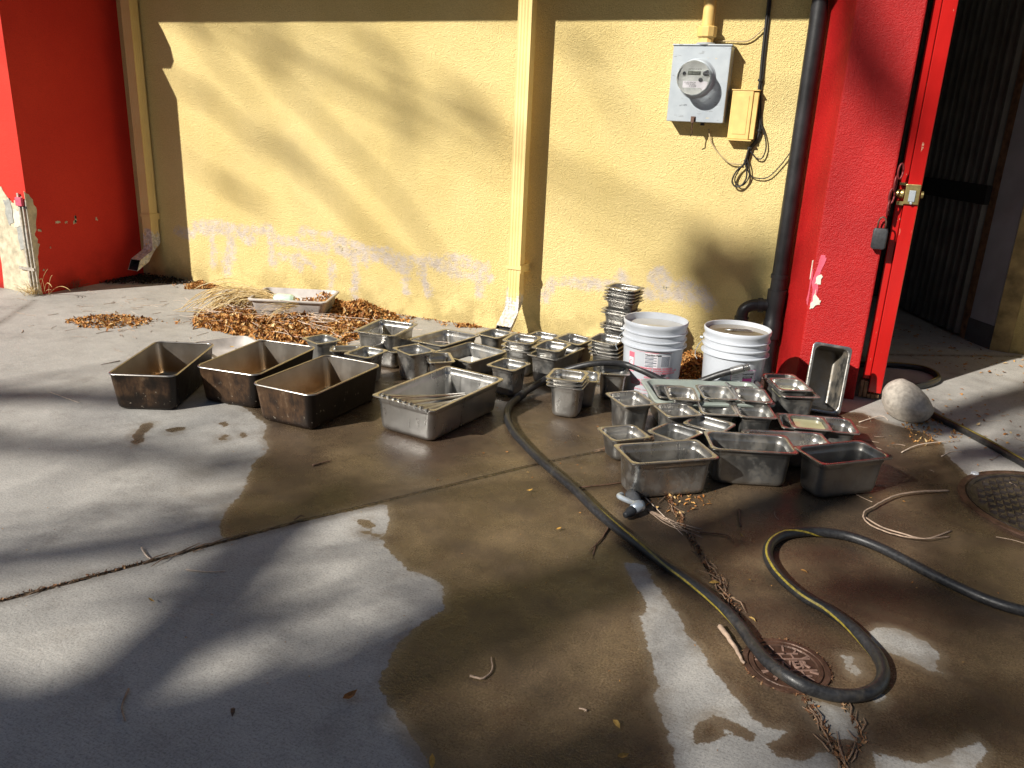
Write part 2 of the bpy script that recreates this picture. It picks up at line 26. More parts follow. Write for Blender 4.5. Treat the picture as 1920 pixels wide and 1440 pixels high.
# ---------------------------------------------------------------- helpers
def tag(o,label=None,cat=None,group=None,kind=None):
    if label:o['label']=label
    if cat:o['category']=cat
    if group:o['group']=group
    if kind:o['kind']=kind
    return o
def empty(name,loc=(0,0,0),rot=(0,0,0),label=None,cat=None,group=None):
    o=bpy.data.objects.new(name,None); col.objects.link(o); o.location=loc; o.rotation_euler=rot; o.empty_display_size=.05
    return tag(o,label,cat,group)
def link(name,me,parent=None):
    o=bpy.data.objects.new(name,me); col.objects.link(o)
    if parent:o.parent=parent
    return o
class MB:
    def __init__(s): s.v=[];s.f=[];s.m=[]
    def add(s,vs,fs,mi=0):
        n=len(s.v); s.v+= [tuple(v) for v in vs]; s.f+=[tuple(i+n for i in f) for f in fs]; s.m+=[mi]*len(fs); return s
    def box(s,a,b,mi=0,rot=None,org=(0,0,0)):
        x0,y0,z0=a;x1,y1,z1=b
        vs=[Vector(p) for p in ((x0,y0,z0),(x1,y0,z0),(x1,y1,z0),(x0,y1,z0),(x0,y0,z1),(x1,y0,z1),(x1,y1,z1),(x0,y1,z1))]
        if rot: vs=[rot@v+Vector(org) for v in vs]
        return s.add(vs,[(0,3,2,1),(4,5,6,7),(0,1,5,4),(1,2,6,5),(2,3,7,6),(3,0,4,7)],mi)
    def loft(s,loops,c0=True,c1=True,mi=0,closed=True):
        n=len(loops[0]); vs=[v for l in loops for v in l]; fs=[]
        for k in range(len(loops)-1):
            for i in range(n if closed else n-1):
                j=(i+1)%n; fs.append((k*n+i,k*n+j,(k+1)*n+j,(k+1)*n+i))
        if c0: fs.append(tuple(range(n))[::-1])
        if c1: fs.append(tuple((len(loops)-1)*n+i for i in range(n)))
        return s.add(vs,fs,mi)
    def lathe(s,prof,n=32,mi=0,M=None,caps=False):
        loops=[[Vector((r*math.cos(2*math.pi*i/n),r*math.sin(2*math.pi*i/n),z)) for i in range(n)] for r,z in prof]
        if M: loops=[[M@v for v in l] for l in loops]
        return s.loft(loops,caps,caps,mi)
    def tube(s,pts,r,n=8,mi=0,caps=True,flat=False):
        pts=[Vector(p) for p in pts]; loops=[]; up=Vector((0,0,1)); prevx=None
        for i,p in enumerate(pts):
            t=(pts[min(i+1,len(pts)-1)]-pts[max(i-1,0)]).normalized()
            if prevx is None or (flat and abs(t.z)<.95):
                a=up if abs(t.z)<.9 else Vector((1,0,0)); x=t.cross(a).normalized()
            else: x=(prevx-t*prevx.dot(t)).normalized()
            prevx=x; y=t.cross(x); rr=r[i] if isinstance(r,(list,tuple)) else r
            loops.append([p+x*rr*math.cos(2*math.pi*k/n)+y*rr*math.sin(2*math.pi*k/n) for k in range(n)])
        return s.loft(loops,caps,caps,mi)
    def build(s,name,mats,parent=None,smooth=False,angle=None):
        me=bpy.data.meshes.new(name); me.from_pydata(s.v,[],s.f); me.update()
        for m in (mats if isinstance(mats,(list,tuple)) else [mats]): me.materials.append(m)
        me.polygons.foreach_set('material_index',s.m)
        o=link(name,me,parent)
        if smooth or angle:
            me.polygons.foreach_set('use_smooth',[True]*len(me.polygons))
            if angle:
                bm=bmesh.new(); bm.from_mesh(me)
                for e in bm.edges:
                    if len(e.link_faces)==2 and e.calc_face_angle(0)>R(angle): e.smooth=False
                bm.to_mesh(me); bm.free()
        return o
def fixn(o):
    bm=bmesh.new(); bm.from_mesh(o.data); bmesh.ops.recalc_face_normals(bm,faces=bm.faces); bm.to_mesh(o.data); bm.free(); return o
def bevel(o,w,seg=2):
    md=o.modifiers.new('bevel','BEVEL'); md.width=w; md.segments=seg; md.limit_method='ANGLE'; return o
def spline(P,n=8):
    P=[Vector(p) for p in P]; out=[]
    for i in range(len(P)-1):
        p0=P[max(i-1,0)];p1=P[i];p2=P[i+1];p3=P[min(i+2,len(P)-1)]
        for k in range(n):
            t=k/n; out.append(.5*((2*p1)+(p2-p0)*t+(2*p0-5*p1+4*p2-p3)*t*t+(3*p1-p0-3*p2+p3)*t**3))
    out.append(P[-1]); return out
def rrect(a,b,r,z,n=6):
    r=min(r,a*.95,b*.95); o=[]
    for q,(sx,sy) in enumerate(((1,1),(-1,1),(-1,-1),(1,-1))):
        for k in range(n+1):
            t=math.pi/2*(q+k/n); o.append(Vector((sx*(a-r)+r*math.cos(t),sy*(b-r)+r*math.sin(t),z)))
    return o
# ---------------------------------------------------------------- materials
class N:
    def __init__(s,name):
        s.m=bpy.data.materials.new(name); s.m.use_nodes=True; s.t=s.m.node_tree; s.b=s.t.nodes['Principled BSDF']; s.out=s.t.nodes['Material Output']
        s.tc=s.t.nodes.new('ShaderNodeTexCoord')
    def n(s,ty,**k):
        o=s.t.nodes.new('ShaderNode'+ty)
        for a,b in k.items(): setattr(o,a,b)
        return o
    def l(s,a,b): s.t.links.new(a,b)
    def coord(s,scale=(1,1,1),src='Object'):
        m=s.n('Mapping'); m.inputs['Scale'].default_value=scale if not isinstance(scale,(int,float)) else (scale,)*3
        s.l(s.tc.outputs[src],m.inputs[0]); return m.outputs[0]
    def noise(s,scale,detail=4,rough=.55,vec=None,dist=0):
        o=s.n('TexNoise'); o.inputs['Scale'].default_value=scale; o.inputs['Detail'].default_value=detail; o.inputs['Roughness'].default_value=rough; o.inputs['Distortion'].default_value=dist
        s.l(vec if vec is not None else s.tc.outputs['Object'],o.inputs['Vector']); return o.outputs['Fac']
    def vor(s,scale,vec=None,feature='F1'):
        o=s.n('TexVoronoi'); o.inputs['Scale'].default_value=scale; o.feature=feature
        s.l(vec if vec is not None else s.tc.outputs['Object'],o.inputs['Vector']); return o.outputs['Distance']
    def ramp(s,f,*st):
        o=s.n('ValToRGB'); e=o.color_ramp.elements
        while len(e)<len(st): e.new(.5)
        for i,(p,c) in enumerate(st):
            e[i].position=p; e[i].color=(c,c,c,1) if isinstance(c,(int,float)) else (*c,1)
        s.l(f,o.inputs[0]); return o.outputs[0]
    def mapr(s,f,a,b,c=0,d=1,smooth=True):
        o=s.n('MapRange'); o.interpolation_type='SMOOTHSTEP' if smooth else 'LINEAR'
        for i,v in zip((1,2,3,4),(a,b,c,d)): o.inputs[i].default_value=v
        s.l(f,o.inputs[0]); return o.outputs[0]
    def mix(s,f,a,b,mode='MIX'):
        o=s.n('Mix',data_type='RGBA',blend_type=mode)
        for i,v in ((0,f),(6,a),(7,b)):
            if isinstance(v,(int,float)): o.inputs[i].default_value=v if i==0 else (v,v,v,1)
            elif isinstance(v,tuple): o.inputs[i].default_value=(*v,1)
            else: s.l(v,o.inputs[i])
        return o.outputs[2]
    def math(s,op,a,b=0,clamp=False):
        o=s.n('Math',operation=op,use_clamp=clamp)
        for i,v in ((0,a),(1,b)):
            if isinstance(v,(int,float)): o.inputs[i].default_value=v
            else: s.l(v,o.inputs[i])
        return o.outputs[0]
    def attr(s,n):
        o=s.n('Attribute'); o.attribute_name=n; return o.outputs['Fac']
    def bump(s,h,st=.3,d=.01,prev=None):
        o=s.n('Bump'); o.inputs['Strength'].default_value=st; o.inputs['Distance'].default_value=d; s.l(h,o.inputs['Height'])
        if prev: s.l(prev,o.inputs['Normal'])
        s.l(o.outputs[0],s.b.inputs['Normal']); return o.outputs[0]
    def set(s,**k):
        for a,v in k.items():
            i=s.b.inputs[{'col':'Base Color','rough':'Roughness','metal':'Metallic','spec':'Specular IOR Level','trans':'Transmission Weight','ior':'IOR','coat':'Coat Weight','emis':'Emission Strength','alpha':'Alpha','sheen':'Sheen Weight','sub':'Subsurface Weight'}[a]]
            if isinstance(v,tuple): i.default_value=(*v,1)
            elif isinstance(v,(int,float)): i.default_value=v
            else: s.l(v,i)
        return s
def simple(name,c,rough=.6,metal=0,var=.15,scale=30,bump=0,bs=80):
    m=N(name); f=m.noise(scale,5); lo=tuple(x*(1-var) for x in c); hi=tuple(min(1,x*(1+var)) for x in c)
    m.set(col=m.ramp(f,(.3,lo),(.7,hi)),rough=rough,metal=metal)
    if bump: m.bump(m.noise(bs,4),bump,.004)
    return m.m
def m_ground():
    m=N('concrete'); wet0=m.attr('wet'); jn=m.attr('joint')
    w=m.math('ADD',wet0,m.mapr(m.noise(26,6,.7),0,1,-.022,.022,False)); w=m.math('ADD',w,m.mapr(m.noise(120,3,.7),0,1,-.006,.006,False))
    wet=m.mapr(w,-.002,.003); damp=m.mapr(w,.0,.28)
    g=m.noise(2.2,5,.6); g2=m.noise(11,6,.65); g3=m.noise(170,3,.8); g4=m.vor(260)
    dry=m.ramp(g,(.3,(.325,.315,.295)),(.52,(.425,.41,.385)),(.75,(.51,.495,.465)))
    dry=m.mix(.35,dry,m.ramp(g2,(.3,(.30,.28,.25)),(.7,(.52,.49,.44))))
    spk=m.ramp(g3,(.33,.62),(.5,1.0),(.68,1.12)); dry=m.mix(1.0,dry,spk,'MULTIPLY')
    pit=m.mapr(m.vor(38),.02,.09,.62,1); pit=m.math('MAXIMUM',pit,m.mapr(m.noise(7,2),.42,.55)); dry=m.mix(1.0,dry,pit,'MULTIPLY')
    stain=m.mapr(m.noise(1.3,4,.7),.55,.72); dry=m.mix(m.math('MULTIPLY',stain,.42),dry,(.22,.19,.155)); br=m.noise(26,4,.6,m.coord((1,14,1))); dry=m.mix(.5,dry,m.mix(1.0,dry,m.ramp(br,(.35,.78),(.6,1.12)),'MULTIPLY')); sm=m.mapr(m.noise(3.2,8,.78),.50,.68); dry=m.mix(m.math('MULTIPLY',sm,.38),dry,(.16,.145,.13))
    wc=m.ramp(m.noise(3.1,6,.65),(.28,(.044,.030,.021)),(.5,(.094,.065,.040)),(.72,(.172,.121,.069)))
    wc=m.mix(1.0,wc,m.ramp(g3,(.30,.45),(.5,1.0),(.72,1.75)),'MULTIPLY')
    wc=m.mix(m.mapr(m.noise(1.7,5,.7),.50,.7,0,.65),wc,(.060,.032,.022)); wc=m.mix(m.mapr(m.noise(14,5,.7),.5,.7,0,.4),wc,(.045,.034,.026))
    edge=m.mapr(w,.0,.035,1,0); wc=m.mix(m.math('MULTIPLY',edge,.45),wc,(.24,.19,.13))
    c=m.mix(wet,dry,wc)
    c=m.mix(m.math('MULTIPLY',m.math('MULTIPLY',m.mapr(w,-.05,0,0,.7),m.mapr(m.noise(5,5,.7),.4,.62)),m.math('SUBTRACT',1,wet)) if True else m.math('MULTIPLY',m.mapr(w,-.035,0,0,.35),m.math('SUBTRACT',1,wet)),c,(.20,.165,.125))
    ck=m.vor(.9,m.coord(1),'DISTANCE_TO_EDGE'); ck=m.math('ADD',ck,m.mapr(m.noise(9,5,.7),0,1,-.012,.012,False)); ck=m.math('MULTIPLY',m.mapr(ck,.0,.0035,1,0),m.mapr(m.noise(1.1,3),.52,.6)); c=m.mix(m.math('MULTIPLY',ck,.0),c,(.06,.05,.04))
    jw=m.math('ADD',jn,m.mapr(m.noise(45,4,.7),0,1,-.0055,.0055,False)); jm=m.mapr(jw,.004,.0075,1,0)
    c=m.mix(jm,c,m.ramp(m.noise(60,3),(.4,(.012,.010,.008)),(.65,(.10,.065,.035))))
    halo=m.mapr(jw,.006,.05,.35,0); c=m.mix(m.math('MULTIPLY',halo,m.math('SUBTRACT',1,jm)),c,(.10,.08,.06))
    rw=m.ramp(m.noise(5,4,.6),(.35,.13),(.65,.46)); rw=m.math('ADD',rw,m.mapr(g3,.3,.7,-.10,.12,False))
    r=m.mix(wet,.82,rw); m.set(col=c,rough=r,spec=m.mix(wet,.25,.5))
    h=m.math('ADD',m.math('MULTIPLY',g3,.6),m.math('MULTIPLY',m.noise(60,4),.5)); h=m.math('ADD',h,m.math('MULTIPLY',m.math('SUBTRACT',1,jm),4))
    h=m.math('ADD',h,m.math('MULTIPLY',m.noise(9,3),1.1)); m.bump(h,.55,.004); return m.m
def m_stucco(name,lo,hi,dirt=True,strokes=False,rough=.85,bst=.8):
    m=N(name); n1=m.noise(1.6,5,.6); c=m.ramp(n1,(.3,lo),(.72,hi))
    g=m.noise(170,3,.65); g2=m.vor(190); gr=m.math('ADD',g,m.math('MULTIPLY',g2,.5))
    c=m.mix(1.0,c,m.ramp(gr,(.40,.78),(.66,1.0),(.9,1.08)),'MULTIPLY')
    if dirt:
        sp=m.mapr(m.vor(17),.012,.035,1,0); sp=m.math('MULTIPLY',sp,m.mapr(m.noise(3,3),.48,.60)); c=m.mix(m.math('MULTIPLY',sp,.8),c,(.12,.09,.05))
        sep=m.n('SeparateXYZ'); m.l(m.tc.outputs['Object'],sep.inputs[0]); low=m.mapr(m.math('ADD',sep.outputs[2],m.mapr(m.noise(9,6,.7),0,1,-.12,.12,False)),0,.28,.75,0); c=m.mix(m.math('MULTIPLY',low,m.mapr(m.noise(6,4),.4,.6)),c,tuple(x*.6 for x in lo))
    if strokes:
        s=m.math('ADD',m.math('SUBTRACT',m.attr('stroke'),.012),m.mapr(m.noise(11,8,.8),0,1,-.095,.095,False)); s=m.math('ADD',s,m.mapr(gr,.4,1.0,-.012,.012,False))
        k=m.math('MULTIPLY',m.math('MULTIPLY',m.mapr(s,-.014,.022,.85,0),m.mapr(m.noise(24,6,.75),.38,.56,.25,1)),m.mapr(gr,.45,.75,.45,1)); pc=m.ramp(m.noise(18,4),(.4,(.54,.475,.46)),(.65,(.68,.61,.59))); c=m.mix(k,c,pc)
        gsh=m.math('MULTIPLY',m.mapr(s,-.03,-.018,1,0),m.mapr(m.noise(22,3),.60,.68)); c=m.mix(gsh,c,(.18,.19,.17))
    m.set(col=c,rough=rough,spec=.28); m.bump(m.math('ADD',gr,m.math('MULTIPLY',m.noise(60,2),.7)),bst,.011); return m.m
def m_steel(name,base=(.50,.49,.47),r0=.22,r1=.42,spots=0,dirty=0,brown=0):
    m=N(name); b=m.noise(60,4,.6,m.coord((1,1,.06))); n2=m.noise(9,5,.6)
    c=m.ramp(n2,(.3,tuple(x*.72 for x in base)),(.7,base)); r=m.ramp(m.math('ADD',m.math('MULTIPLY',b,.5),m.math('MULTIPLY',n2,.5)),(.35,r0),(.65,r1)); met=.92
    if dirty:
        d=m.mapr(m.noise(14,6,.7),.52-.1*dirty,.66); d=m.math('MULTIPLY',d,min(1,.35+.4*dirty)); c=m.mix(d,c,(.20,.17,.13)); r=m.mix(d,r,.6); met=m.math('SUBTRACT',.92,m.math('MULTIPLY',d,.55))
    if brown:
        sep=m.n('SeparateXYZ'); m.l(m.tc.outputs['Object'],sep.inputs[0])
        zz=m.math('ADD',sep.outputs[2],m.mapr(m.noise(10,4),0,1,-.05,.05,False)); t=m.mapr(zz,.01,.165,1,.15); c=m.mix(m.math('MULTIPLY',t,.85),c,(.27,.175,.080)); r=m.mix(.5,r,.36)
    if spots:
        s=m.mapr(m.vor(70),.04,.11,1,0); s=m.math('MULTIPLY',s,m.mapr(m.noise(5,3),.45,.6)); c=m.mix(s,c,(.72,.70,.64)); r=m.mix(s,r,.8); met=m.math('SUBTRACT',met,m.math('MULTIPLY',s,.8)) 
    m.set(col=c,rough=r,metal=met); m.bump(m.math('ADD',b,m.noise(3.5,3)),.10,.004); return m.m
def m_burnt(name,amt):
    m=N(name); st=m.noise(22,6,.7,m.coord((1,1,.45))); n=m.noise(6,6,.7,m.coord((1,1,.8)))
    sep=m.n('SeparateXYZ'); m.l(m.tc.outputs['Object'],sep.inputs[0])
    c=m.ramp(m.math('ADD',m.math('MULTIPLY',st,.55),m.math('MULTIPLY',n,.5)),(.34,(.012,.009,.007)),(.46,(.042,.026,.018)),(.57,(.115,.064,.034)),(.70,(.31,.23,.15)))
    k=m.mapr(sep.outputs[2],.02,.15,0,1); c=m.mix(m.math('MULTIPLY',m.mapr(m.noise(8,4),.45,.62),amt),c,(.014,.010,.008))
    yy=m.math('ADD',sep.outputs[1],m.mapr(m.noise(14,4),0,1,-.02,.02,False)); c=m.mix(m.mapr(yy,-.122,-.104,.93,0),c,(.012,.009,.008)); zl=m.math('ADD',sep.outputs[2],m.mapr(m.noise(12,4),0,1,-.02,.02,False)); c=m.mix(m.mapr(zl,.012,.04,.8,0),c,(.02,.013,.010))
    sc_=m.mapr(m.noise(45,4,.7),.63,.70); c=m.mix(m.math('MULTIPLY',sc_,m.math('SUBTRACT',1,k)),c,(.45,.40,.32))
    m.set(col=c,rough=m.ramp(st,(.3,.28),(.7,.55)),metal=.45); m.bump(st,.25,.003); return m.m
M_={}
M_['ground']=m_ground()
M_['yellow']=m_stucco('yellow_stucco',(.70,.545,.222),(.80,.64,.295),True,True)
M_['red']=m_stucco('red_stucco',(.33,.008,.009),(.48,.013,.012),True,False,.5,.45)
M_['redflat']=m_stucco('red_flat_stucco',(.56,.026,.016),(.64,.038,.020),True,False,.75,.25)
M_['steel']=m_steel('stainless_steel'); M_['steel2']=m_steel('spotted_stainless_steel',spots=1,dirty=.5); M_['steel3']=m_steel('dull_stainless_steel',(.37,.37,.36),.28,.48,dirty=.7)
M_['rim']=m_steel('polished_steel_rim',(.58,.56,.53),.24,.38,dirty=.3); M_['steelb']=m_steel('heat_tinted_steel',(.55,.53,.50),.22,.42,brown=1)
M_['grimy']=m_steel('grimy_stainless_steel',(.26,.25,.235),.3,.5,spots=1,dirty=1.5); M_['burnt']=m_burnt('burnt_steel_brown',.15); M_['burntk']=m_burnt('burnt_steel_black',.9)
def m_paintmetal(zt=.255):
    m=N('yellow_painted_metal'); sep=m.n('SeparateXYZ'); m.l(m.tc.outputs['Object'],sep.inputs[0])
    z=m.math('ADD',sep.outputs[2],m.mapr(m.noise(14,5,.7,m.coord((1,1,.5))),0,1,-.14,.14,False)); k=m.mapr(z,zt-.015,zt+.015,1,0)
    k=m.math('MULTIPLY',k,m.mapr(m.noise(40,4,.7),.36,.44)); y=m.ramp(m.noise(4,4),(.3,(.78,.58,.23)),(.7,(.86,.68,.31))); w=m.ramp(m.noise(50,4),(.35,(.40,.36,.32)),(.6,(.74,.71,.66)))
    sp=m.math('MULTIPLY',m.mapr(m.vor(60),.03,.09,1,0),m.mapr(m.noise(6,3),.5,.6)); y=m.mix(m.math('MULTIPLY',sp,.8),y,(.16,.11,.05))
    m.set(col=m.mix(k,y,w),rough=m.mix(k,.42,.35)); m.bump(m.math('ADD',k,m.noise(90,3)),.12,.003); return m.m
M_['ds']=m_paintmetal(.26); M_['ds2']=m_paintmetal(.35)
M_['ypl']=simple('yellow_painted_plastic',(.74,.50,.17),.5,0,.12,20,.1)
M_['black']=simple('black_pipe_paint',(.016,.016,.018),.42,0,.5,12,.15,40)
M_['cable']=simple('black_cable',(.018,.017,.016),.5)
M_['beige']=simple('tan_wire',(.42,.32,.17),.6)
def m_galv():
    m=N('grey_galvanised'); n=m.noise(7,6,.65); c=m.ramp(n,(.3,(.34,.38,.42)),(.7,(.46,.50,.53))); s=m.mapr(m.noise(36,5,.7,m.coord((.5,1,1.6))),.60,.67); c=m.mix(m.math('MULTIPLY',s,.6),c,(.15,.15,.15))
    s2=m.mapr(m.noise(9,3,.6,m.coord((1,1,3))),.66,.70); c=m.mix(m.math('MULTIPLY',s2,.7),c,(.62,.50,.27)); m.set(col=c,rough=.45,metal=.35); m.bump(n,.05,.004); return m.m
M_['galv']=m_galv()
M_['white']=simple('white_plastic',(.54,.57,.62),.32,0,.05,9,.03)
M_['binp']=simple('cloudy_white_plastic',(.50,.46,.43),.4,0,.22,12,.05)
def m_clear():
    m=N('translucent_tray_plastic'); m.set(col=m.ramp(m.noise(9,4),(.3,(.36,.41,.37)),(.7,(.48,.54,.49))),rough=.28,trans=.35,ior=1.4); m.bump(m.noise(14,3),.08,.004); return m.m
M_['tray']=m_clear()
def m_glass(name,c=(1,1,1),rough=.02):
    m=N(name); m.set(col=c,rough=rough,trans=1.0,ior=1.3); return m.m
M_['glass']=m_glass('meter_glass')
M_['glassg']=simple('green_white_can',(.62,.80,.66),.2,.2,.1,20)
M_['water']=N('cloudy_water').set(col=(.23,.19,.13),rough=.04,spec=.6).m
M_['waterw']=N('clear_soapy_water').set(col=(.55,.54,.50),rough=.06,spec=.6).m
M_['sauce']=simple('cloudy_dishwater',(.50,.48,.28),.1,0,.1,14)
def m_hose():
    m=N('black_rubber_hose'); y=m.mapr(m.attr('stripe'),.970,.982); n=m.noise(120,3); br=m.noise(400,2)
    m.set(col=m.mix(y,m.ramp(n,(.3,(.012,.012,.013)),(.7,(.028,.028,.030))),m.ramp(n,(.3,(.16,.12,.02)),(.6,(.36,.28,.04)))),rough=m.ramp(n,(.3,.34),(.7,.5))); m.bump(br,.25,.0015); dd=m.mapr(m.noise(16,5,.7),.52,.68,0,.35); l=m.b.inputs['Base Color'].links[0].from_socket; m.set(col=m.mix(dd,l,(.10,.085,.065))); return m.m
M_['hose']=m_hose()
M_['stone']=simple('granite_cobble',(.43,.385,.33),.8,0,.24,60,.5,110)
M_['iron']=simple('rusty_brown_iron',(.10,.055,.038),.45,.35,.5,30,.4,120)
M_['irong']=simple('wet_grey_iron',(.055,.045,.042),.3,.4,.6,18,.4,120)
M_['ironw']=simple('worn_pinkish_iron',(.30,.19,.15),.5,.2,.3,60,.2); M_['brass']=simple('worn_brass',(.60,.48,.20),.32,.9,.25,60,.1)
M_['dark']=simple('near_black',(.02,.02,.02),.9); M_['dim']=simple('dim_interior_paint',(.45,.43,.40),.9)  # near-black also stands in for shade in the holes, crevice and spout
M_['corr']=simple('dark_corrugated_metal',(.13,.125,.11),.55,.2,.3,5)
M_['wood']=simple('weathered_wood',(.26,.15,.08),.8,0,.5,22,.6,40)
M_['woodo']=simple('mildewed_yellow_wood',(.30,.22,.09),.8,0,.55,9,.5,50)
M_['greyw']=simple('grey_white_panel',(.40,.42,.45),.7,0,.15,5,.2)
M_['greyd']=simple('dark_grey_base',(.10,.105,.11),.7,0,.2,8,.2)
M_['plaster']=simple('exposed_cream_plaster',(.55,.48,.34),.9,0,.3,24,.9,60)
M_['plasterg']=simple('exposed_grey_plaster',(.36,.36,.33),.9,0,.2,30,.9,60)
M_['bead']=simple('galvanised_corner_bead',(.46,.42,.36),.55,.4,.35,60,.3)
M_['pink']=simple('faded_pink_paint',(.70,.10,.16),.7,0,.2,40,.4)
M_['whitech']=simple('white_primer_chip',(.68,.62,.52),.8,0,.15,40,.5)
def m_gloss():
    m=N('red_gloss_paint'); n=m.noise(5,5,.6,m.coord((1,1,.25))); c=m.ramp(n,(.3,(.34,.008,.008)),(.7,(.50,.013,.010)))
    k=m.mapr(m.noise(30,6,.72,m.coord((1.4,1.4,.35))),.655,.68); c=m.mix(k,c,(.55,.38,.24)); m.set(col=c,rough=m.mix(k,.22,.7)); m.bump(m.math('ADD',m.noise(25,3),m.math('MULTIPLY',k,-2)),.12,.003); return m.m
M_['gloss']=m_gloss()
def m_leaf(name,cs):
    m=N(name); g=m.n('ObjectInfo'); a=m.attr('tint'); c=m.ramp(a,*[(i/(len(cs)-1),x) for i,x in enumerate(cs)]); c=m.mix(1.0,c,m.ramp(m.noise(90,3),(.3,.6),(.7,1.15)),'MULTIPLY')
    m.set(col=c,rough=.65,spec=.25); m.bump(m.noise(160,2),.4,.002); return m.m
M_['leaf']=m_leaf('dead_leaves',[(.15,.055,.022),(.38,.16,.045),(.58,.27,.075),(.62,.37,.13),(.70,.52,.27)])
M_['leafy']=m_leaf('yellow_leaves',[(.30,.14,.045),(.55,.32,.07),(.60,.46,.20)])
M_['debris']=m_leaf('crack_debris',[(.05,.028,.018),(.16,.07,.035),(.30,.15,.07),(.48,.32,.18)]); M_['straw']=m_leaf('dry_straw',[(.50,.33,.12),(.70,.52,.24),(.80,.66,.40)])
M_['bark']=simple('tree_bark',(.12,.09,.065),.9,0,.3,20,.8,30)
M_['twig']=simple('dry_twig',(.36,.26,.19),.7,0,.35,60,.3)
M_['twigd']=simple('dark_twig',(.12,.065,.04),.7,0,.35,60,.3)
M_['twigd2']=simple('brown_bark_strips',(.22,.14,.09),.8,0,.6,60,.3); M_['twigp']=simple('pale_peeled_twig',(.62,.50,.40),.6,0,.2,60,.3)
M_['blk']=simple('black_print',(.02,.02,.025),.6); M_['pinkprint']=simple('pink_red_print',(.72,.16,.22),.5); M_['mag']=simple('magenta_print',(.62,.03,.30),.4); M_['label']=simple('white_paper_label',(.80,.78,.82),.5,0,.04); M_['blue']=simple('blue_black_print',(.05,.08,.12),.5)
M_['lcd']=simple('lcd_screen',(.10,.11,.09),.3); M_['face']=simple('meter_face_grey',(.50,.52,.50),.5); M_['nozg']=simple('pale_blue_grey_metal',(.50,.56,.62),.35,.5,.12,40)
M_['rub2']=simple('grey_rubber_grip',(.075,.08,.09),.5,0,.3,60,.2); M_['rub']=simple('dark_grey_rubber',(.03,.032,.036),.55,0,.3,60,.2)
def m_decking():
    return simple('dark_roof_soffit',(.30,.22,.11),.8)
M_['soffit']=m_decking()
# ---------------------------------------------------------------- distance fields used by the stain materials
def seg_d(P,a,b):
    a=np.array(a);b=np.array(b);d=b-a; t=np.clip(((P-a)@d)/max(1e-9,d@d),0,1); return np.linalg.norm(P-a-t[:,None]*d,axis=1)
def poly_sd(P,poly):
    poly=np.array(poly); n=len(poly); dist=np.full(len(P),1e9); ins=np.zeros(len(P),bool)
    for i in range(n):
        a=poly[i];b=poly[(i+1)%n]; dist=np.minimum(dist,seg_d(P,a,b))
        c=((a[1]>P[:,1])!=(b[1]>P[:,1])); x=(b[0]-a[0])*(P[:,1]-a[1])/(b[1]-a[1]+1e-12)+a[0]
        ins^=c&(P[:,0]<x)
    return np.where(ins,dist,-dist)
def poly_line(P,l):
    d=np.full(len(P),1e9)
    for a,b in zip(l[:-1],l[1:]): d=np.minimum(d,seg_d(P,a,b))
    return d
def grid(xs,ys,fn,name,mat,attrs,order='xy'):
    X,Y=np.meshgrid(xs,ys); P=np.c_[X.ravel(),Y.ravel()]; n=len(xs); m=len(ys)
    V=fn(P); idx=np.arange(n*m).reshape(m,n); Fc=np.stack([idx[:-1,:-1],idx[:-1,1:],idx[1:,1:],idx[1:,:-1]],-1).reshape(-1,4)
    me=bpy.data.meshes.new(name); me.vertices.add(n*m); me.vertices.foreach_set('co',V.ravel().astype('f')); me.loops.add(Fc.size); me.loops.foreach_set('vertex_index',Fc.ravel().astype('i'))
    me.polygons.add(len(Fc)); me.polygons.foreach_set('loop_start',np.arange(0,Fc.size,4).astype('i')); me.update(calc_edges=True); me.validate()
    for k,a in attrs(P).items():
        at=me.attributes.new(k,'FLOAT','POINT'); at.data.foreach_set('value',a.astype('f'))
    me.materials.append(mat); return me
# ---------------------------------------------------------------- ground
def ground_attrs(P):
    w=poly_sd(P,D['wet'])
    for d in D['dry']: w=np.minimum(w,-poly_sd(P,d))
    for d in D['wet2']: w=np.maximum(w,poly_sd(P,d))
    w=np.clip(w,-1,1); j=np.full(len(P),9.)
    ext=lambda l: [tuple(2.5*np.array(l[0])-1.5*np.array(l[1]))]+l
    for k,wd in (('joint1',-.003),('joint2',-.004),('joint2b',.0),('joint2c',.001),('joint3',.002),('joint1b',.001)):
        l=D[k]
        if k in('joint1','joint3'): l=ext(l)
        j=np.minimum(j,poly_line(P,l)+wd)
    j=np.minimum(j,poly_line(P,[[.25,.76],[1.0,1.19],[2.2,1.88]])+.001)
    return dict(wet=w,joint=j)
fx=np.arange(-5.4,2.0,.016); fy=np.arange(-3.6,1.3,.016)
gx=np.concatenate([[-60,-30,-15,-9,-7,-6],fx,[2.5,4,8,15,30,60]]); gy=np.concatenate([[-60,-30,-15,-9,-6,-4.5],fy,[2,3,5,9,20,60]])
gm=grid(gx,gy,lambda P: np.c_[P,np.zeros(len(P))],'pavement',M_['ground'],ground_attrs)
tag(link('pavement',gm),kind='structure')
# ---------------------------------------------------------------- building
bld=empty('building',(0,0,0),label='yellow stucco building with red columns behind the steel pans',cat='building')
def wall_attrs(P):
    s=np.full(len(P),1.)
    for l,r in D['strokes']: s=np.minimum(s,poly_line(P,l)-r)
    return dict(stroke=s)
wx=np.concatenate([[-4.975],np.arange(-4.6,-.33,.02),[-.33]]); wz=np.concatenate([[-.05],np.arange(0,.75,.02),[1.5,2.6]])
wm=grid(wx,wz,lambda P: np.c_[P[:,0],np.zeros(len(P)),P[:,1]],'wall',M_['yellow'],wall_attrs); link('wall',wm,bld)
MB().box((-4.975,.003,-.05),(-.33,.22,2.6)).build('wall_core',M_['plasterg'],bld)
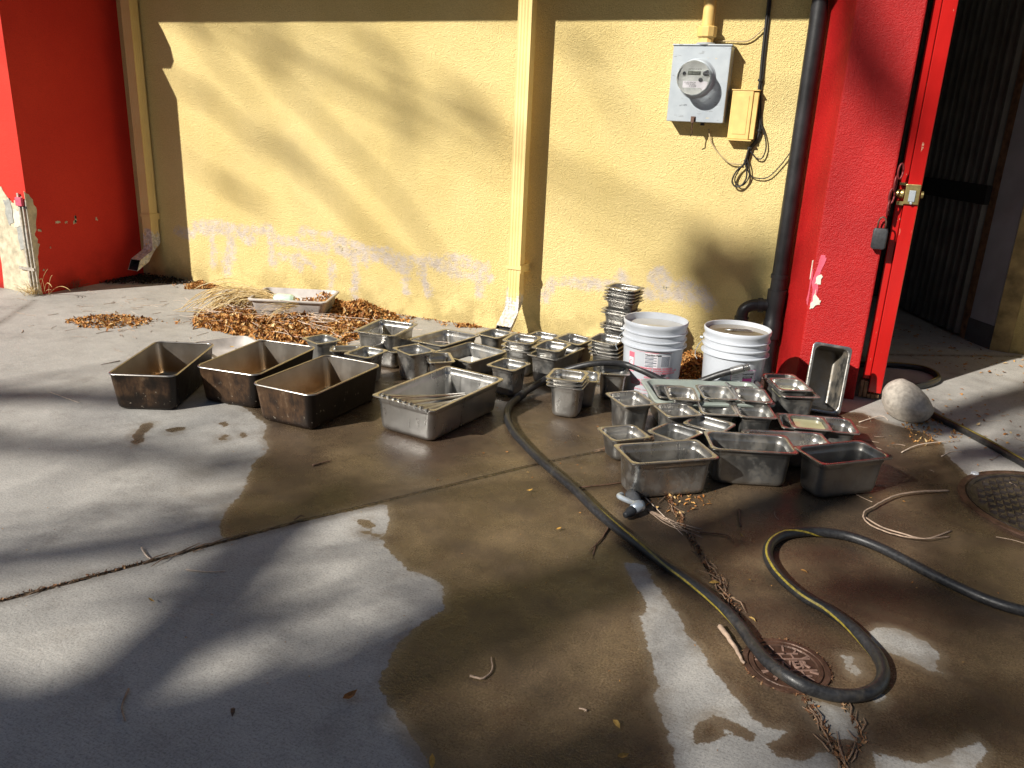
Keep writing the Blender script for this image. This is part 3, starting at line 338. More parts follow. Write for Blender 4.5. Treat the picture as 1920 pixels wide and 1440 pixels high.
# left column (with moulded capital above the frame)
LCX,LCY=-4.975,-.86
c_=MB(); prof=[(0,-.05),(0,1.90),(-.06,2.02),(-.075,2.05),(-.02,2.08),(.0,2.14),(-.012,2.22),(-.05,2.30),(-.09,2.36),(-.09,2.7)]
loops=[[Vector((-6.3,LCY-o,z)),Vector((LCX+o,LCY-o,z)),Vector((LCX+o,.20,z)),Vector((-6.3,.20,z))] for o,z in prof]
c_.loft(loops); lc=c_.build('column',M_['redflat'],bld); lc['label']='smooth red left column with peeled lower corner'
def blob_sheet(pts,th,mat,name,parent,M,jit=.006,seed=0,n=4):
    rnd=random.Random(seed); o=[]
    for i,(a,b) in enumerate(pts):
        c,d=pts[(i+1)%len(pts)]
        for k in range(n):
            t=k/n; o.append((a+(c-a)*t+rnd.uniform(-jit,jit),b+(d-b)*t+rnd.uniform(-jit,jit)))
    mb=MB(); mb.loft([[M@Vector((x,y,0)) for x,y in o],[M@Vector((x,y,th)) for x,y in o]]); ob=mb.build(name,mat,parent); return fixn(ob)
MX=Matrix(((1,0,0,0),(0,0,-1,0),(0,1,0,0),(0,0,0,1)))            # sheet coords (x,z) facing -Y
Mfront=Matrix.Translation((0,LCY,0))@MX
blob_sheet([(-5.32,.0),(-4.985,.0),(-4.99,.55),(-5.03,.66),(-5.08,.60),(-5.13,.60),(-5.2,.68),(-5.32,.66)],.004,M_['plaster'],'exposed_plaster',lc,Mfront,.012,3)
blob_sheet([(-5.10,.28),(-5.03,.30),(-5.01,.42),(-5.05,.47),(-5.10,.43)],.007,M_['plasterg'],'grey_patch',lc,Mfront,.01,5)
blob_sheet([(-5.18,.44),(-5.12,.46),(-5.13,.62),(-5.19,.6)],.007,M_['plasterg'],'grey_patch',lc,Mfront,.01,6)
blob_sheet([(-5.12,.44),(-5.04,.45),(-5.05,.54),(-5.10,.56)],.009,M_['whitech'],'pale_patch',lc,Mfront,.01,7)
MS=Matrix(((0,0,1,0),(1,0,0,0),(0,1,0,0),(0,0,0,1)))              # sheet coords (y,z) facing +X
Mside=Matrix.Translation((LCX,0,0))@MS
blob_sheet([(-.865,0),(-.845,.0),(-.85,.12),(-.835,.25),(-.82,.33),(-.84,.40),(-.80,.52),(-.82,.62),(-.865,.68)],.003,M_['plaster'],'peeled_edge',lc,Mside,.008,8)
for y,z,w,h in ((-.66,.46,.035,.016),(-.60,.455,.02,.012),(-.535,.45,.022,.02),(-.525,.475,.012,.03),(-.36,.455,.012,.024),(-.8,.42,.02,.015),(-.81,.16,.012,.01),(-.74,.30,.006,.005)):
    blob_sheet([(y-w/2,z-h/2),(y+w/2,z-h/2),(y+w/2,z+h/2),(y-w/2,z+h/2)],.0025,M_['plaster'] ,'paint_chip',lc,Mside,.005,int(y*900)%97)
for y,z in ((-.528,.452),(-.524,.478)):
    blob_sheet([(y-.006,z-.006),(y+.006,z-.006),(y+.006,z+.01),(y-.006,z+.01)],.004,M_['dark'],'hole_shade_patch',lc,Mside,.002,9)  # raised near-black patches paint the shade of small holes
b=MB(); b.box((-5.045,LCY-.016,.0),(-5.030,LCY-.0085,.66)); b.box((-5.005,LCY-.018,.0),(-4.995,LCY-.009,.60)); b.box((-4.978,LCY-.012,0),(-4.970,LCY-.002,.62)); b.box((-5.12,LCY-.02,.16),(-4.975,LCY-.0125,.18)); b.build('corner_bead',M_['bead'],lc)
b=MB(); b.box((-5.05,LCY-.03,.58),(-4.99,LCY-.010,.635)); bevel(b.build('broken_block',M_['pink'],lc),.005)
b=MB(); b.box((-5.05,LCY-.014,.565),(-4.97,LCY-.0095,.58)); b.build('crevice_shade_strip',M_['dark'],lc)  # solid near-black strip painting the shaded gap under the block
# right pillar: slanted cheek and front face
PL=[(-.345,.0),(-.205,-.29),(.076,-.29),(.076,.25),(-.345,.25)]
rp=MB().loft([[Vector((x,y,-.05)) for x,y in PL],[Vector((x,y,2.6)) for x,y in PL]]).build('pillar',M_['red'],bld); fixn(rp); bevel(rp,.008,2); rp['label']='rough red pillar with chipped paint beside the black drain pipe'
ang=math.atan2(-.29,.125); Mck=Matrix.Translation((-.205,-.29,0))@Matrix.Rotation(math.atan2(.29,-.125)+math.pi,4,'Z')@MX
Mpf=Matrix.Translation((0,-.29,0))@MX
blob_sheet([(-.197,.44),(-.18,.45),(-.175,.52),(-.17,.60),(-.155,.68),(-.18,.695),(-.20,.60)],.002,M_['pink'],'paint_chip',rp,Mpf,.005,11)
blob_sheet([(-.195,.425),(-.182,.43),(-.165,.445),(-.15,.46),(-.155,.48),(-.178,.50),(-.18,.53),(-.186,.48)],.004,M_['whitech'],'paint_chip',rp,Mpf,.004,12)
blob_sheet([(-.188,.55),(-.165,.555),(-.16,.60),(-.185,.59)],.004,M_['whitech'],'paint_chip',rp,Mpf,.005,13)
blob_sheet([(-.022,.46),(-.001,.44),(-.001,.62),(-.010,.60)],.003,M_['pink'],'paint_chip',rp,Mck,.004,14)
blob_sheet([(-.026,.57),(-.018,.57),(-.02,.66),(-.026,.66)],.004,M_['whitech'],'paint_chip',rp,Mck,.003,15)
# recess behind the door: side wall, soffit, corrugated partition, jamb, grey panel, yellow wall
b=MB(); b.box((-1.6,.6,-.05),(-1.5,3.4,2.6)); b.box((-1.5,.30,-.05),(.07,.40,2.6)); b.build('recess_side_wall',M_['greyw'],bld)
b=MB(); b.box((-1.6,.255,2.61),(3.2,4.2,2.72)); b.build('recess_ceiling',M_['dim'],bld)
b=MB(); b.box((-1.6,3.42,-.05),(3.2,3.6,2.6)); b.build('recess_back_wall',M_['dim'],bld)
cg=MB(); A=Vector((.10,2.78,0)); B=Vector((.675,1.54,0)); L=(B-A).length; dr=(B-A).normalized(); nr=Vector((dr.y,-dr.x,0)); npt=int(L/.008); pts=[]
for i in range(npt+1):
    s=i/npt*L; ph=(s/.085)%1; o=.0 if ph<.42 else (.03*(ph-.42)/.1 if ph<.52 else (.03 if ph<.9 else .03*(1-(ph-.9)/.1))); pts.append(A+dr*s+nr*o)
for z0,z1 in ((.02,.86),(.98,2.6)):
    cg.loft([[Vector((p.x,p.y,z0)) for p in pts],[Vector((p.x,p.y,z1)) for p in pts]],False,False,closed=False)
cg.build('corrugated_panel',M_['corr'],bld)
q=MB(); rot=Matrix.Rotation(math.atan2(dr.y,dr.x),3,'Z'); q.box((0,-.03,.86),(L,.03,.98),rot=rot,org=A); q.box((0,.05,.0),(L,.06,2.6),rot=rot,org=A); q.build('cross_rail',M_['dark'],bld)
rot2=lambda a,b_: (Matrix.Rotation(math.atan2(b_[1]-a[1],b_[0]-a[0]),3,'Z'),math.hypot(b_[0]-a[0],b_[1]-a[1]))
def slab(name,a,b_,th,z0,z1,mat,parent=bld):
    r,l=rot2(a,b_); m=MB(); m.box((0,0,z0),(l,th,z1),rot=r,org=(a[0],a[1],0)); return m.build(name,mat,parent)
slab('jamb_board',(.675,1.55),(.705,1.475),.05,0,2.6,M_['wood'])
slab('grey_panel',(.706,1.46),(.822,1.272),.04,.15,2.6,M_['greyw']); slab('panel_base',(.7,1.466),(.825,1.262),.045,0,.15,M_['greyd'])
slab('corner_board',(.826,1.255),(.93,1.235),.05,0,2.6,M_['woodo'])
slab('side_wall',(.933,1.243),(3.4,1.243),.2,-.05,2.6,m_stucco('pale_yellow_stucco',(.52,.40,.16),(.62,.48,.20)))
# eave above the frame that shades the top of the wall
ev=MB(); ev.box((-6.4,-1.06,2.56),(.35,.0,2.60)); ev.box((-6.4,-1.08,2.54),(.35,-1.06,2.74)); ev.build('eave',M_['soffit'],bld)
rf=MB(); rf.box((-6.4,-1.08,2.745),(3.4,4.3,2.85)); rf.build('roof',M_['soffit'],bld)
# ---------------------------------------------------------------- open door leaf with deadbolt, chain, padlock
dr_=empty('door',(.13,-.25,0),label='open red door standing edge-on beside the red pillar',cat='door')
d=MB(); d.box((.005,0,.04),(.065,.9,2.2)); dl=bevel(d.build('door_leaf',M_['gloss'],dr_),.004)
d=MB(); d.box((-.03,.022,.10),(.003,.06,2.2)); bevel(d.build('edge_strip',M_['gloss'],dr_),.004)
d=MB()
for i in range(5): d.box((-.035+i*.019,.012+random.uniform(0,.012),.0+random.uniform(.0,.012)),(-.018+i*.019,.07,.0365+(.06 if i<2 else 0)+random.uniform(-.01,.0)))
bevel(d.build('splintered_foot',M_['wood'],dr_),.003)
db=MB(); db.box((.0,-.012,.955),(.062,-.001,1.045)); bo=db.build('deadbolt',M_['brass'],dr_); bevel(bo,.003)
k=MB(); k.lathe([(.0,0),(.021,0),(.021,.012),(.014,.03),(0,.03)],20,0,Matrix.Translation((-.004,.012,1.0))@Matrix.Rotation(-math.pi/2,4,'Y')); k.lathe([(.0,0),(.016,0),(.016,.01),(0,.012)],20,0,Matrix.Translation((.068,.012,1.0))@Matrix.Rotation(math.pi/2,4,'Y')); k.build('knob',M_['brass'],bo,angle=40)
k=MB(); k.box((.018,-.0165,.968),(.045,-.0125,1.018)); k.lathe([(0,0),(.006,0),(.006,.004),(0,.004)],12,0,Matrix.Translation((.032,-.017,.962))@Matrix.Rotation(math.pi/2,4,'X')); bevel(k.build('strike_plate',M_['galv'],bo),.002)
k=MB(); k.box((-.028,-.006,1.038),(.0,.01,1.05)); k.box((-.026,-.006,.95),(.002,.01,.966)); k.build('screw_tab',M_['brass'],bo)
ch=empty('chain',(.095,-.30,1.08),label='dark red chain links hanging at the door lock',cat='chain')
lk=[((0,0,.02),.5),((-.012,0,-.035),1.2),((-.018,0,-.09),.4),((-.022,0,-.145),1.3)]
for (p,a) in lk:
    t=MB(); t.tube([Vector((math.cos(u)*.012*math.cos(a),math.cos(u)*.012*math.sin(a),math.sin(u)*.034))+Vector(p) for u in [2*math.pi*i/16 for i in range(17)]],.0045,8); t.build('chain_link',simple('dark_red_chain',(.16,.02,.02),.5,.3) if p==(0,0,.02) else bpy.data.materials['dark_red_chain'],ch,smooth=True)
pd=empty('padlock',(.058,-.32,.80),label='black padlock hanging between pillar and door edge',cat='padlock')
t=MB(); t.loft([[Vector((x,y,z)) for x,y,_ in rrect(.032*s,.015*s,.008,0)] for s,z in ((.8,-.05),(1,-.042),(1,.035),(.85,.044))]); t.build('lock_body',M_['rub'],pd,angle=40)
t=MB(); t.tube([(-.016,0,.04),(-.016,0,.075),(-.010,0,.09),(0,0,.096),(.010,0,.09),(.016,0,.075),(.016,0,.04)],.004,8); t.build('shackle',M_['iron'],pd,smooth=True)
# ---------------------------------------------------------------- downspouts
def downspout(x,label,z_el=.235,AN=66,LE=.10,mt='ds',RB=.115,Y=-.052,HD=.036):
    M_d=M_[mt]
    root=empty('downspout',(x,0,0),label=label,cat='downspout',group='yellow downspouts on the wall')
    def prof(s=1.,k=0):
        w,dp=.04*s,HD*s; o=[]
        for (a,b,c,e) in ((-w,-dp,w,-dp),(w,-dp,w,dp),(w,dp,-w,dp),(-w,dp,-w,-dp)):
            nn=9
            for i in range(nn): 
                t=i/nn; g=.0025 if (i%2==1 and 0<i<nn) else 0; px=a+(c-a)*t; py=b+(e-b)*t
                n=(0,1) if a!=c and b<0 else ((-1,0) if b!=e and a>0 else ((0,-1) if a!=c else (1,0))); o.append((px+n[0]*g,py+n[1]*g))
        return o
    p=MB(); P=prof(); p.loft([[Vector((a,b+Y,z)) for a,b in P] for z in (z_el,1.2,2.56)]); p.build('pipe',M_d,root)
    e=MB(); path=[]; z0=z_el+.03; 
    seq=[(0,Y,z0,0),(0,Y,z_el-.01,0)]
    for i in range(1,9): a=R(AN)*i/8; seq.append((0,Y-RB*(1-math.cos(a)),z_el-.02-RB*math.sin(a),a))
    a=R(AN); seq.append((0,Y-RB*(1-math.cos(a))-LE*math.sin(a),z_el-.02-RB*math.sin(a)-LE*math.cos(a),a))
    loops=[]
    def ring(s,y,z,a): return [Vector((u*s,y+v*s*math.cos(a),z+v*s*math.sin(a)*1.0)) for u,v in P]
    for i,(x_,y,z,a) in enumerate(seq):
        # shallow crimp ring before each bend station
        loops.append(ring(1.05+.012*i,y,z,a)); 
        if 1<=i<len(seq)-2:
            n=seq[i+1]; my,mz,ma=(y*.7+n[1]*.3),(z*.7+n[2]*.3),(a*.7+n[3]*.3); loops.append(ring(.985+.012*i,my,mz,ma)); my,mz,ma=(y*.45+n[1]*.55),(z*.45+n[2]*.55),(a*.45+n[3]*.55); loops.append(ring(1.045+.012*i,my,mz,ma))
    e.loft(loops,False,False); el=e.build('elbow',M_d,root)
    i=MB(); i.loft([[v*1 for v in ring(1.06,*seq[-1][1:])],[v*1 for v in ring(1.02,*seq[-3][1:])]],False,True); i.build('outlet_inside',M_['dark'],el)  # near-black plug puts the shade inside the spout into colour
    s=MB(); s.box((-.047,Y-HD-.006,z_el+.15),(.047,Y-HD-.0028,z_el+.17)); s.box((.0428,Y-HD-.0025,z_el+.13),(.046,-.004,z_el+.175)); s.box((-.046,Y-HD-.0025,z_el+.15),(-.0428,-.004,z_el+.17)); s.build('strap',M_d,root)
    return root
downspout(-1.85,'yellow downspout in the middle of the wall with white worn elbow',.265,54,.145,Y=-.113,HD=.032); downspout(-4.80,'shaded yellow downspout next to the left red column',.31,64,.13,'ds2')
# ---------------------------------------------------------------- black drain pipe
dp=empty('drain_pipe',(-.378,-.062,0),label='black drain pipe with branch elbow beside the red pillar',cat='pipe')
p=MB(); p.lathe([(.038,.0),(.038,2.56)],24); p.build('pipe',M_['black'],dp,smooth=True)
p=MB(); p.lathe([(.038,.20),(.047,.20),(.047,.29),(.041,.30),(.046,.38),(.047,.40),(.047,.46),(.038,.46)],24); p.build('wye_fitting',M_['black'],dp,angle=40)
p=MB(); p.lathe([(.038,.52),(.043,.52),(.043,.54),(.038,.54)],24); p.build('collar',M_['black'],dp,angle=40)
p=MB(); ss=spline([(-.02,0,.375),(-.07,-.01,.37),(-.115,-.02,.365),(-.15,-.03,.34),(-.158,-.032,.30),(-.158,-.032,.27)],5); p.tube(ss,.031,20); p.tube([(-.06,-.008,.371),(-.085,-.013,.369)],.038,20); p.tube([(-.158,-.032,.30),(-.158,-.032,.262)],.037,20); p.build('branch_elbow',M_['black'],dp,angle=50)
# ---------------------------------------------------------------- electric meter
me_=empty('electric_meter',(-.90,0,1.456),label='grey electric meter box with round glass meter on the yellow wall',cat='meter')
b=MB(); b.loft([rrect(.145,.182,.006,-.098),rrect(.145,.182,.006,-.003)]); b.v=[(x,z,y) for x,y,z in b.v]; bx=fixn(b.build('box',M_['galv'],me_)); bevel(bx,.003)
b=MB(); b.box((-.149,-.104,.180),(.149,-.0005,.187)); bevel(b.build('lid_flange',M_['galv'],me_),.002)
MR=Matrix.Translation((-.012,-.098,.026))@Matrix.Rotation(math.pi/2,4,'X')
b=MB(); b.lathe([(.095,0),(.095,.006),(.088,.010),(.088,.022),(.083,.026),(.080,.026)],48,0,MR); b.build('ring',M_['galv'],me_,angle=40)
b=MB(); b.lathe([(.0,.050),(.072,.050)],40,0,MR); fc=b.build('dial_plate',M_['face'],me_)
b=MB(); b.lathe([(.0795,.020),(.0795,.095),(.076,.104),(.066,.109),(.0,.110)],48,0,MR); b.build('glass_cover',M_['glass'],me_,smooth=True)
def flat(name,mat,parent,x0,z0,x1,z1,y,th=.0015):
    q=MB(); q.box((x0,y-th,z0),(x1,y,z1)); return q.build(name,mat,parent)
oy=-.098-.0505
flat('display',M_['lcd'],me_,-.043,.038,.018,.056,oy); flat('data_label',M_['label'],me_,-.062,-.018,.042,.012,oy); 
for (x,z,r) in ((.038,.046,.011),(.020,.018,.010),(-.060,.045,.008)):
    q=MB(); q.lathe([(0,.012),(r*.8,.012),(r,.0),(r*.99,0)],20,0,Matrix.Translation((x-.0,oy,z))@Matrix.Rotation(math.pi/2,4,'X')); q.build('dial_button',M_['rub'],me_,angle=40)
def text_mesh(s,size,mat,name,parent,M=None,wrap=None,align='LEFT',th=.0004,bold=0):
    cu=bpy.data.curves.new(name,'FONT'); cu.body=s; cu.size=size; cu.align_x=align; cu.offset=bold; cu.resolution_u=2
    o=bpy.data.objects.new(name,cu); col.objects.link(o); dg=bpy.context.evaluated_depsgraph_get(); me=bpy.data.meshes.new_from_object(o.evaluated_get(dg)); bpy.data.objects.remove(o)
    if wrap:
        bm=bmesh.new(); bm.from_mesh(me); bmesh.ops.subdivide_edges(bm,edges=[e for e in bm.edges if e.calc_length()>.01],cuts=2); bm.to_mesh(me); bm.free()
        for v in me.vertices: v.co=wrap(v.co.x,v.co.y)
    elif M: me.transform(M)
    me.materials.append(mat); return link(name,me,parent)
MT=lambda x,y,z: Matrix.Translation((x,y,z))@Matrix.Rotation(math.pi/2,4,'X')
text_mesh('CL200 240V 3W\n   TYPE 2S 60Hz',.008,M_['blk'],'small_print',me_,MT(-.055,oy-.002,.003)); text_mesh('4 51098',.010,M_['blk'],'serial_number',me_,MT(-.03,oy-.002,-.014)); text_mesh('WATTHOUR METER',.007,M_['blk'],'heading_print',me_,MT(-.042,oy-.001,.062)); text_mesh('81032',.016,M_['blk'],'reading',me_,MT(-.025,oy-.002,.041))
text_mesh('LIFT HERE',.009,M_['blk'],'stencil',me_,MT(-.085,-.0985,-.108)@Matrix.Rotation(.12,4,'Z'))
b=MB(); b.box((-.018,-.104,-.182),(.004,-.0985,-.155)); b.box((-.014,-.112,-.187),(.0,-.1045,-.160)); b.tube([(-.006,-.107,-.185),(-.008,-.106,-.215),(-.004,-.10,-.235),(-.012,-.09,-.252)],.003,6); b.build('seal_tag',M_['iron'],me_)
b=MB(); b.lathe([(0,0),(.011,0),(.011,.02),(0,.02)],16,0,Matrix.Translation((.03,-.03,-.197))); b.build('knockout_plug',M_['rub'],me_)
cn=empty('conduit',(-.893,-.055,1.64),label='yellow painted conduit rising from the top of the meter box',cat='conduit')
b=MB(); b.lathe([(.030,.0),(.030,.95)],24); b.build('pipe',M_['ypl'],cn,smooth=True)
b=MB(); b.lathe([(.030,.006),(.036,.006),(.036,.035),(.048,.040),(.049,.085),(.040,.09),(.030,.09)],10); bevel(b.build('coupling',M_['ypl'],cn),.002)
b=MB(); b.lathe([(.030,.0),(.055,.0005),(.045,.012),(.030,.014)],24); b.build('hub',M_['galv'],cn,angle=40)
ph=empty('junction_box',(-.667,0,1.315),label='small yellow plastic phone junction box right of the meter',cat='box')
b=MB(); b.box((-.065,-.058,-.115),(.040,-.004,.118)); bevel(b.build('box',M_['ypl'],ph),.004)
b=MB(); b.box((.0405,-.05,-.112),(.064,-.004,.113)); b.box((-.068,-.061,.1185),(.067,-.004,.124)); b.box((-.068,-.061,-.122),(.055,-.004,-.1155)); b.box((-.045,-.0605,-.09),(.022,-.0585,.095)); bevel(b.build('cover_ridges',M_['ypl'],ph),.0015)
# cables
def cable(name,pts,r,mat,label,parent=None,cat='cable'):
    b=MB(); b.tube(spline(pts,6),r,8); o=b.build(name,mat,parent,smooth=True)
    return tag(o,label,cat) if not parent else o
cb=empty('cable_run',(0,0,0),label='black cable run with tied loops hanging beside the junction box',cat='cable')
off=lambda l,y: [(p[0],y,p[2]) for p in l]
cable('main_cable',off(D['cable'],-.014),.0075,M_['cable'],None,cb); b=MB(); b.tube(spline([(p[0]+.010,-.010,p[2]) for p in D['cable']],5),.004,6); b.build('second_cable',M_['cable'],cb,smooth=True)
cable('cable_loop',off(D['loop1'],-.03),.0042,M_['cable'],None,cb); cable('cable_loop',[(p[0],-.02,p[2]) for p in D['loop2']],.0035,M_['cable'],None,cb)
cable('cable_loop',[(p[0]+.012,-.025,p[2]+.006) for p in D['loop1'][1:]],.0035,M_['cable'],None,cb)
for zz in (D['cable'][7],D['cable'][9],D['cable'][4]):
    b=MB(); b.tube([(zz[0],-.014,zz[2]-.006),(zz[0],-.014,zz[2]+.006)],.013,10); b.build('cable_tie',M_['cable'],cb)
cable('wire',off(D['wireR'],-.018),.0028,M_['cable'],'thin black wire curving from cable bundle to the drain pipe')
cable('wire',off(D['wireL'],-.02),.0035,M_['beige'],'tan wire drooping from the meter box bottom to the cable bundle')
cable('wire',off(D['wireT'],-.015),.0035,M_['beige'],'tan wire from conduit hub up to the black cable')
# ---------------------------------------------------------------- steel pans
def pan(key,label,inner='steel',outer=None,rim='rim',group=None,kind='gn',tilt=(0,0,0),cat='steel pan',loc=None,yaw=None,z=None,dep=None,dim=None,name='steel_pan'):
    p=D['pans'].get(key) if key else None
    c0=loc if loc else p['c']; H=dep or p['dep']; zt=z if z is not None else p['z']; a,b=[v/2 for v in (dim or p['dim'])]; yw=R(yaw if yaw is not None else p['yaw'])
    root=empty(name,(c0[0],c0[1],max(0.0015,zt-H)),(tilt[0],tilt[1],yw+tilt[2]),label,cat,group)
    outer=outer or inner; mi,mo,mr=M_[inner],M_[outer],M_[rim]
    if kind=='gn': f=.0135; cr=.020; ci=.030; tb=f+.0072+H*.032
    else: f=.005; cr=.036; ci=.034; tb=f+.004+H*.06
    if min(a,b)<.07: ci=.022
    rm=MB(); t=.0012
    if kind=='gn':
        rm.loft([rrect(a-.001,b-.001,cr,H-.0055),rrect(a,b,cr,H-.004),rrect(a-.0005,b-.0005,cr,H-.0012),rrect(a-.003,b-.003,cr,H),rrect(a-f+.003,b-f+.003,ci,H),rrect(a-f,b-f,ci,H-.0015),rrect(a-f-.001,b-f-.001,ci,H-.004)],False,False)
        rm.loft([rrect(a-.0022,b-.0022,cr,H-.0055),rrect(a-.0022,b-.0022,cr,H-.003),rrect(a-f+.003,b-f+.003,ci,H-.0018)],False,False)
    else:
        rm.loft([rrect(a-.004+.004*math.cos(u),b-.004+.004*math.cos(u),cr,H-.004+.004*math.sin(u)) for u in [math.pi*2*i/9 for i in range(10)]],False,False)
    rm.build('rim',mr,root,angle=50)
    bd=MB(); h1=H-.003
    def L(o,z,r): return rrect(a-o,b-o,r,z)
    led=.026 if H>.06 and kind=='gn' else None
    inn=[L(f+.0008,h1,ci),L(f+.0015,H-.012,ci)]
    if led: inn+=[L(f+.0022,H-led+.003,ci),L(f+.0052,H-led-.002,ci-.002),L(f+.0060,H-led-.006,ci-.002)]
    inn+=[L(tb-.0008,.035,ci),L(tb,.022,ci),L(tb+.0025,.011,ci),L(tb+.008,.0045,ci-.002),L(tb+.016,.0022,max(.008,ci-.010))]
    if kind!='gn': inn+=[L(tb+.030,.0022,.02),L(tb+.032,.0045,.02)]
    bd.loft(inn,False,True,0)
    ot=[L(f-t,h1,ci+t),L(f+.0015-t,H-.012,ci+t)]
    if led: ot+=[L(f+.0022-t,H-led+.003,ci+t),L(f+.0052-t,H-led-.002,ci),L(f+.0060-t,H-led-.006,ci)]
    ot+=[L(tb-.0008-t,.035,ci+t),L(tb-t,.022,ci+t),L(tb+.0025-t,.010,ci+t),L(tb+.008,.003,ci),L(tb+.016,.0008,max(.008,ci-.010))]
    bd.loft(ot[::-1],True,False,1)
    bo=bd.build('body',[mi,mo],root,angle=38)
    sd_=Vector((c0[0]*7.3,c0[1]*5.1,zt*9))
    for o_ in root.children:
        for v in o_.data.vertices:
            q_=v.co*7+sd_; v.co+=Vector((pn(q_),pn(q_+Vector((5,3,1))),pn(q_+Vector((2,8,4)))*.7))*.0022
    return root
def liquid(root,H,a,b,mat,name='water',o=.028):
    m=MB(); lp=rrect(a-o,b-o,.022,H,8); m.add(lp,[tuple(range(len(lp)))]); return m.build(name,mat,root)
ROW='deep heat-stained pans in the left row'; MID='steel pans in the middle cluster'; RGT='steel pans in the right cluster'
pan('brownA','dark burnt deep pan with black outside, leftmost of the three stained ones','steelb','burntk','steelb',ROW,'rr')
pan('brownB','deep pan with tan and rust streaked outside, middle of the three stained ones','steelb','burnt','steelb',ROW,'rr')
pan('brownC','deep pan with rust brown front and black side, nearest of the three stained ones','steelb','burnt','steelb',ROW,'rr')
pD=pan('D','bright full size steel pan holding a bundle of steel divider strips','steel','steel','rim',None)
pan('M1','small square steel pan at the edge of the leaf pile','steel3','steel3',group=MID)
pan('M2','half size deep steel pan nearest the leaf pile and the wall','steel','steel2',group=MID)
pan('M3','low steel pan tucked in front of the deep half size pan','steel3','steel2',group=MID,dim=(.26,.17))
pan('M4','low narrow pan between small leaf side pan and stained pan','steel',group=MID,z=.10,dim=(.16,.11))
pan('M5','small deep pan right behind the rust fronted stained pan','steel3','steel2',group=MID)
pan('M6','water streaked small deep pan standing alone, lit by the sun','steel3','steel2',group=MID)
pan('M7','narrow small pan just behind the bright pan of strips','steel',group=MID)
pan('M8','half size pan with scratched bluish inside near the wall','steel2','steel3',group=MID,tilt=(R(-3),0,0))
pm9=pan('M9','half size shallow pan with a puddle of cloudy water inside','steel3','steel3',group=MID)
liquid(pm9,.032,D['pans']['M9']['dim'][0]/2,D['pans']['M9']['dim'][1]/2,M_['waterw'],o=.04)
pan('M10','small pan below the worn middle downspout elbow','steel3',group=MID)
p=D['pans']['M11']; q=D['pans']['M13']
pan('M11','topmost of the nested small pans left of the dark inside pan','steel','steel3',group=MID,dim=(.176,.162),z=.19)
pan(None,'second of the nested small pans, under the topmost one','steel','steel3',group=MID,loc=(p['c'][0]-.008,p['c'][1]+.01),yaw=88,z=.160,dep=.10,dim=(.176,.162))
pan(None,'bottom deep pan under the two nested small pans','steel3','steel3',group=MID,loc=(p['c'][0]-.003,p['c'][1]+.01),yaw=92,z=.142,dep=.142,dim=(.18,.165))
pan(None,'pan rim peeking out behind the nested small pans near the wall','steel','steel3',group=MID,loc=(-1.50,-.53),yaw=82,z=.15,dep=.15,dim=(.176,.162))
pan('M14','long deep steel pan lying under the dark inside small pan','steel3','steel3',group=MID,z=.145)
pan('M13','small pan with dark inside set into the long deep pan','steel3','steel3',group=MID,dim=(.178,.150),z=.195)
pan('M15','small shiny pan behind the dark inside pan, close to the wall','steel','steel3',group=MID,tilt=(R(3),0,0),dim=(.176,.162))
pan(None,'lower pan beneath the shiny pan close to the wall','steel2','steel3',group=MID,loc=(-1.31,-.50),yaw=80,z=.13,dep=.13,dim=(.18,.165))
pan('M16','small deep pan standing alone left of the black hose loop','steel3','steel2',group=MID)
ords=['topmost','second','third','fourth','fifth','sixth','seventh','eighth','ninth','tenth','eleventh','twelfth']
# tall stack by the wall
tz=[.438,.420,.404,.387,.371,.322,.303,.240,.222,.150]
c0=(-1.115,-.365)
for i,z in enumerate(tz):
    pan(None,'%s pan in the tall leaning stack against the yellow wall'%ords[i],'steel','steel3' if i%3 else 'steel',group='pans in the tall stack by the wall',loc=(c0[0]-.022*(1-z/.44)+random.uniform(-.003,.003),c0[1]-.01*(i%2)),yaw=84+random.uniform(-3,3),z=z,dep=.065 if i<4 or i==5 or i==7 else .10,dim=(.162,.176),tilt=(R(1.5),R(random.uniform(-1,1)),0))
for i,z in enumerate([.215,.190,.172,.155]):
    pan(None,'%s pan in the short stack left of the soy sauce bucket'%ords[i],'steel3' if i==0 else 'steel','steel3',group='pans in the short stack by the bucket',loc=(-1.11+.004*i,-.62-.004*i),yaw=84+i,z=z,dep=.10 if i<3 else .15,dim=(.176,.162),tilt=(R(1),0,0))
for i,z in enumerate([.185,.168,.152]):
    pan(None,'%s pan in the bright nested stack of three inside the hose loop'%['topmost','middle','bottom'][i],'steel','steel2',group='nested small pans inside the hose loop',loc=(-1.106+.003*i,-1.213),yaw=97-i,z=z,dep=.10 if i<2 else .15,dim=(.166,.168))
pan('M18','small dark pan right behind the nested stack of three','steel3',group=MID,dim=(.17,.15))
pan('M19','small pan with white specks under the raised black hose','steel3','steel2',group=MID,dim=(.165,.155),z=.135,dep=.135)
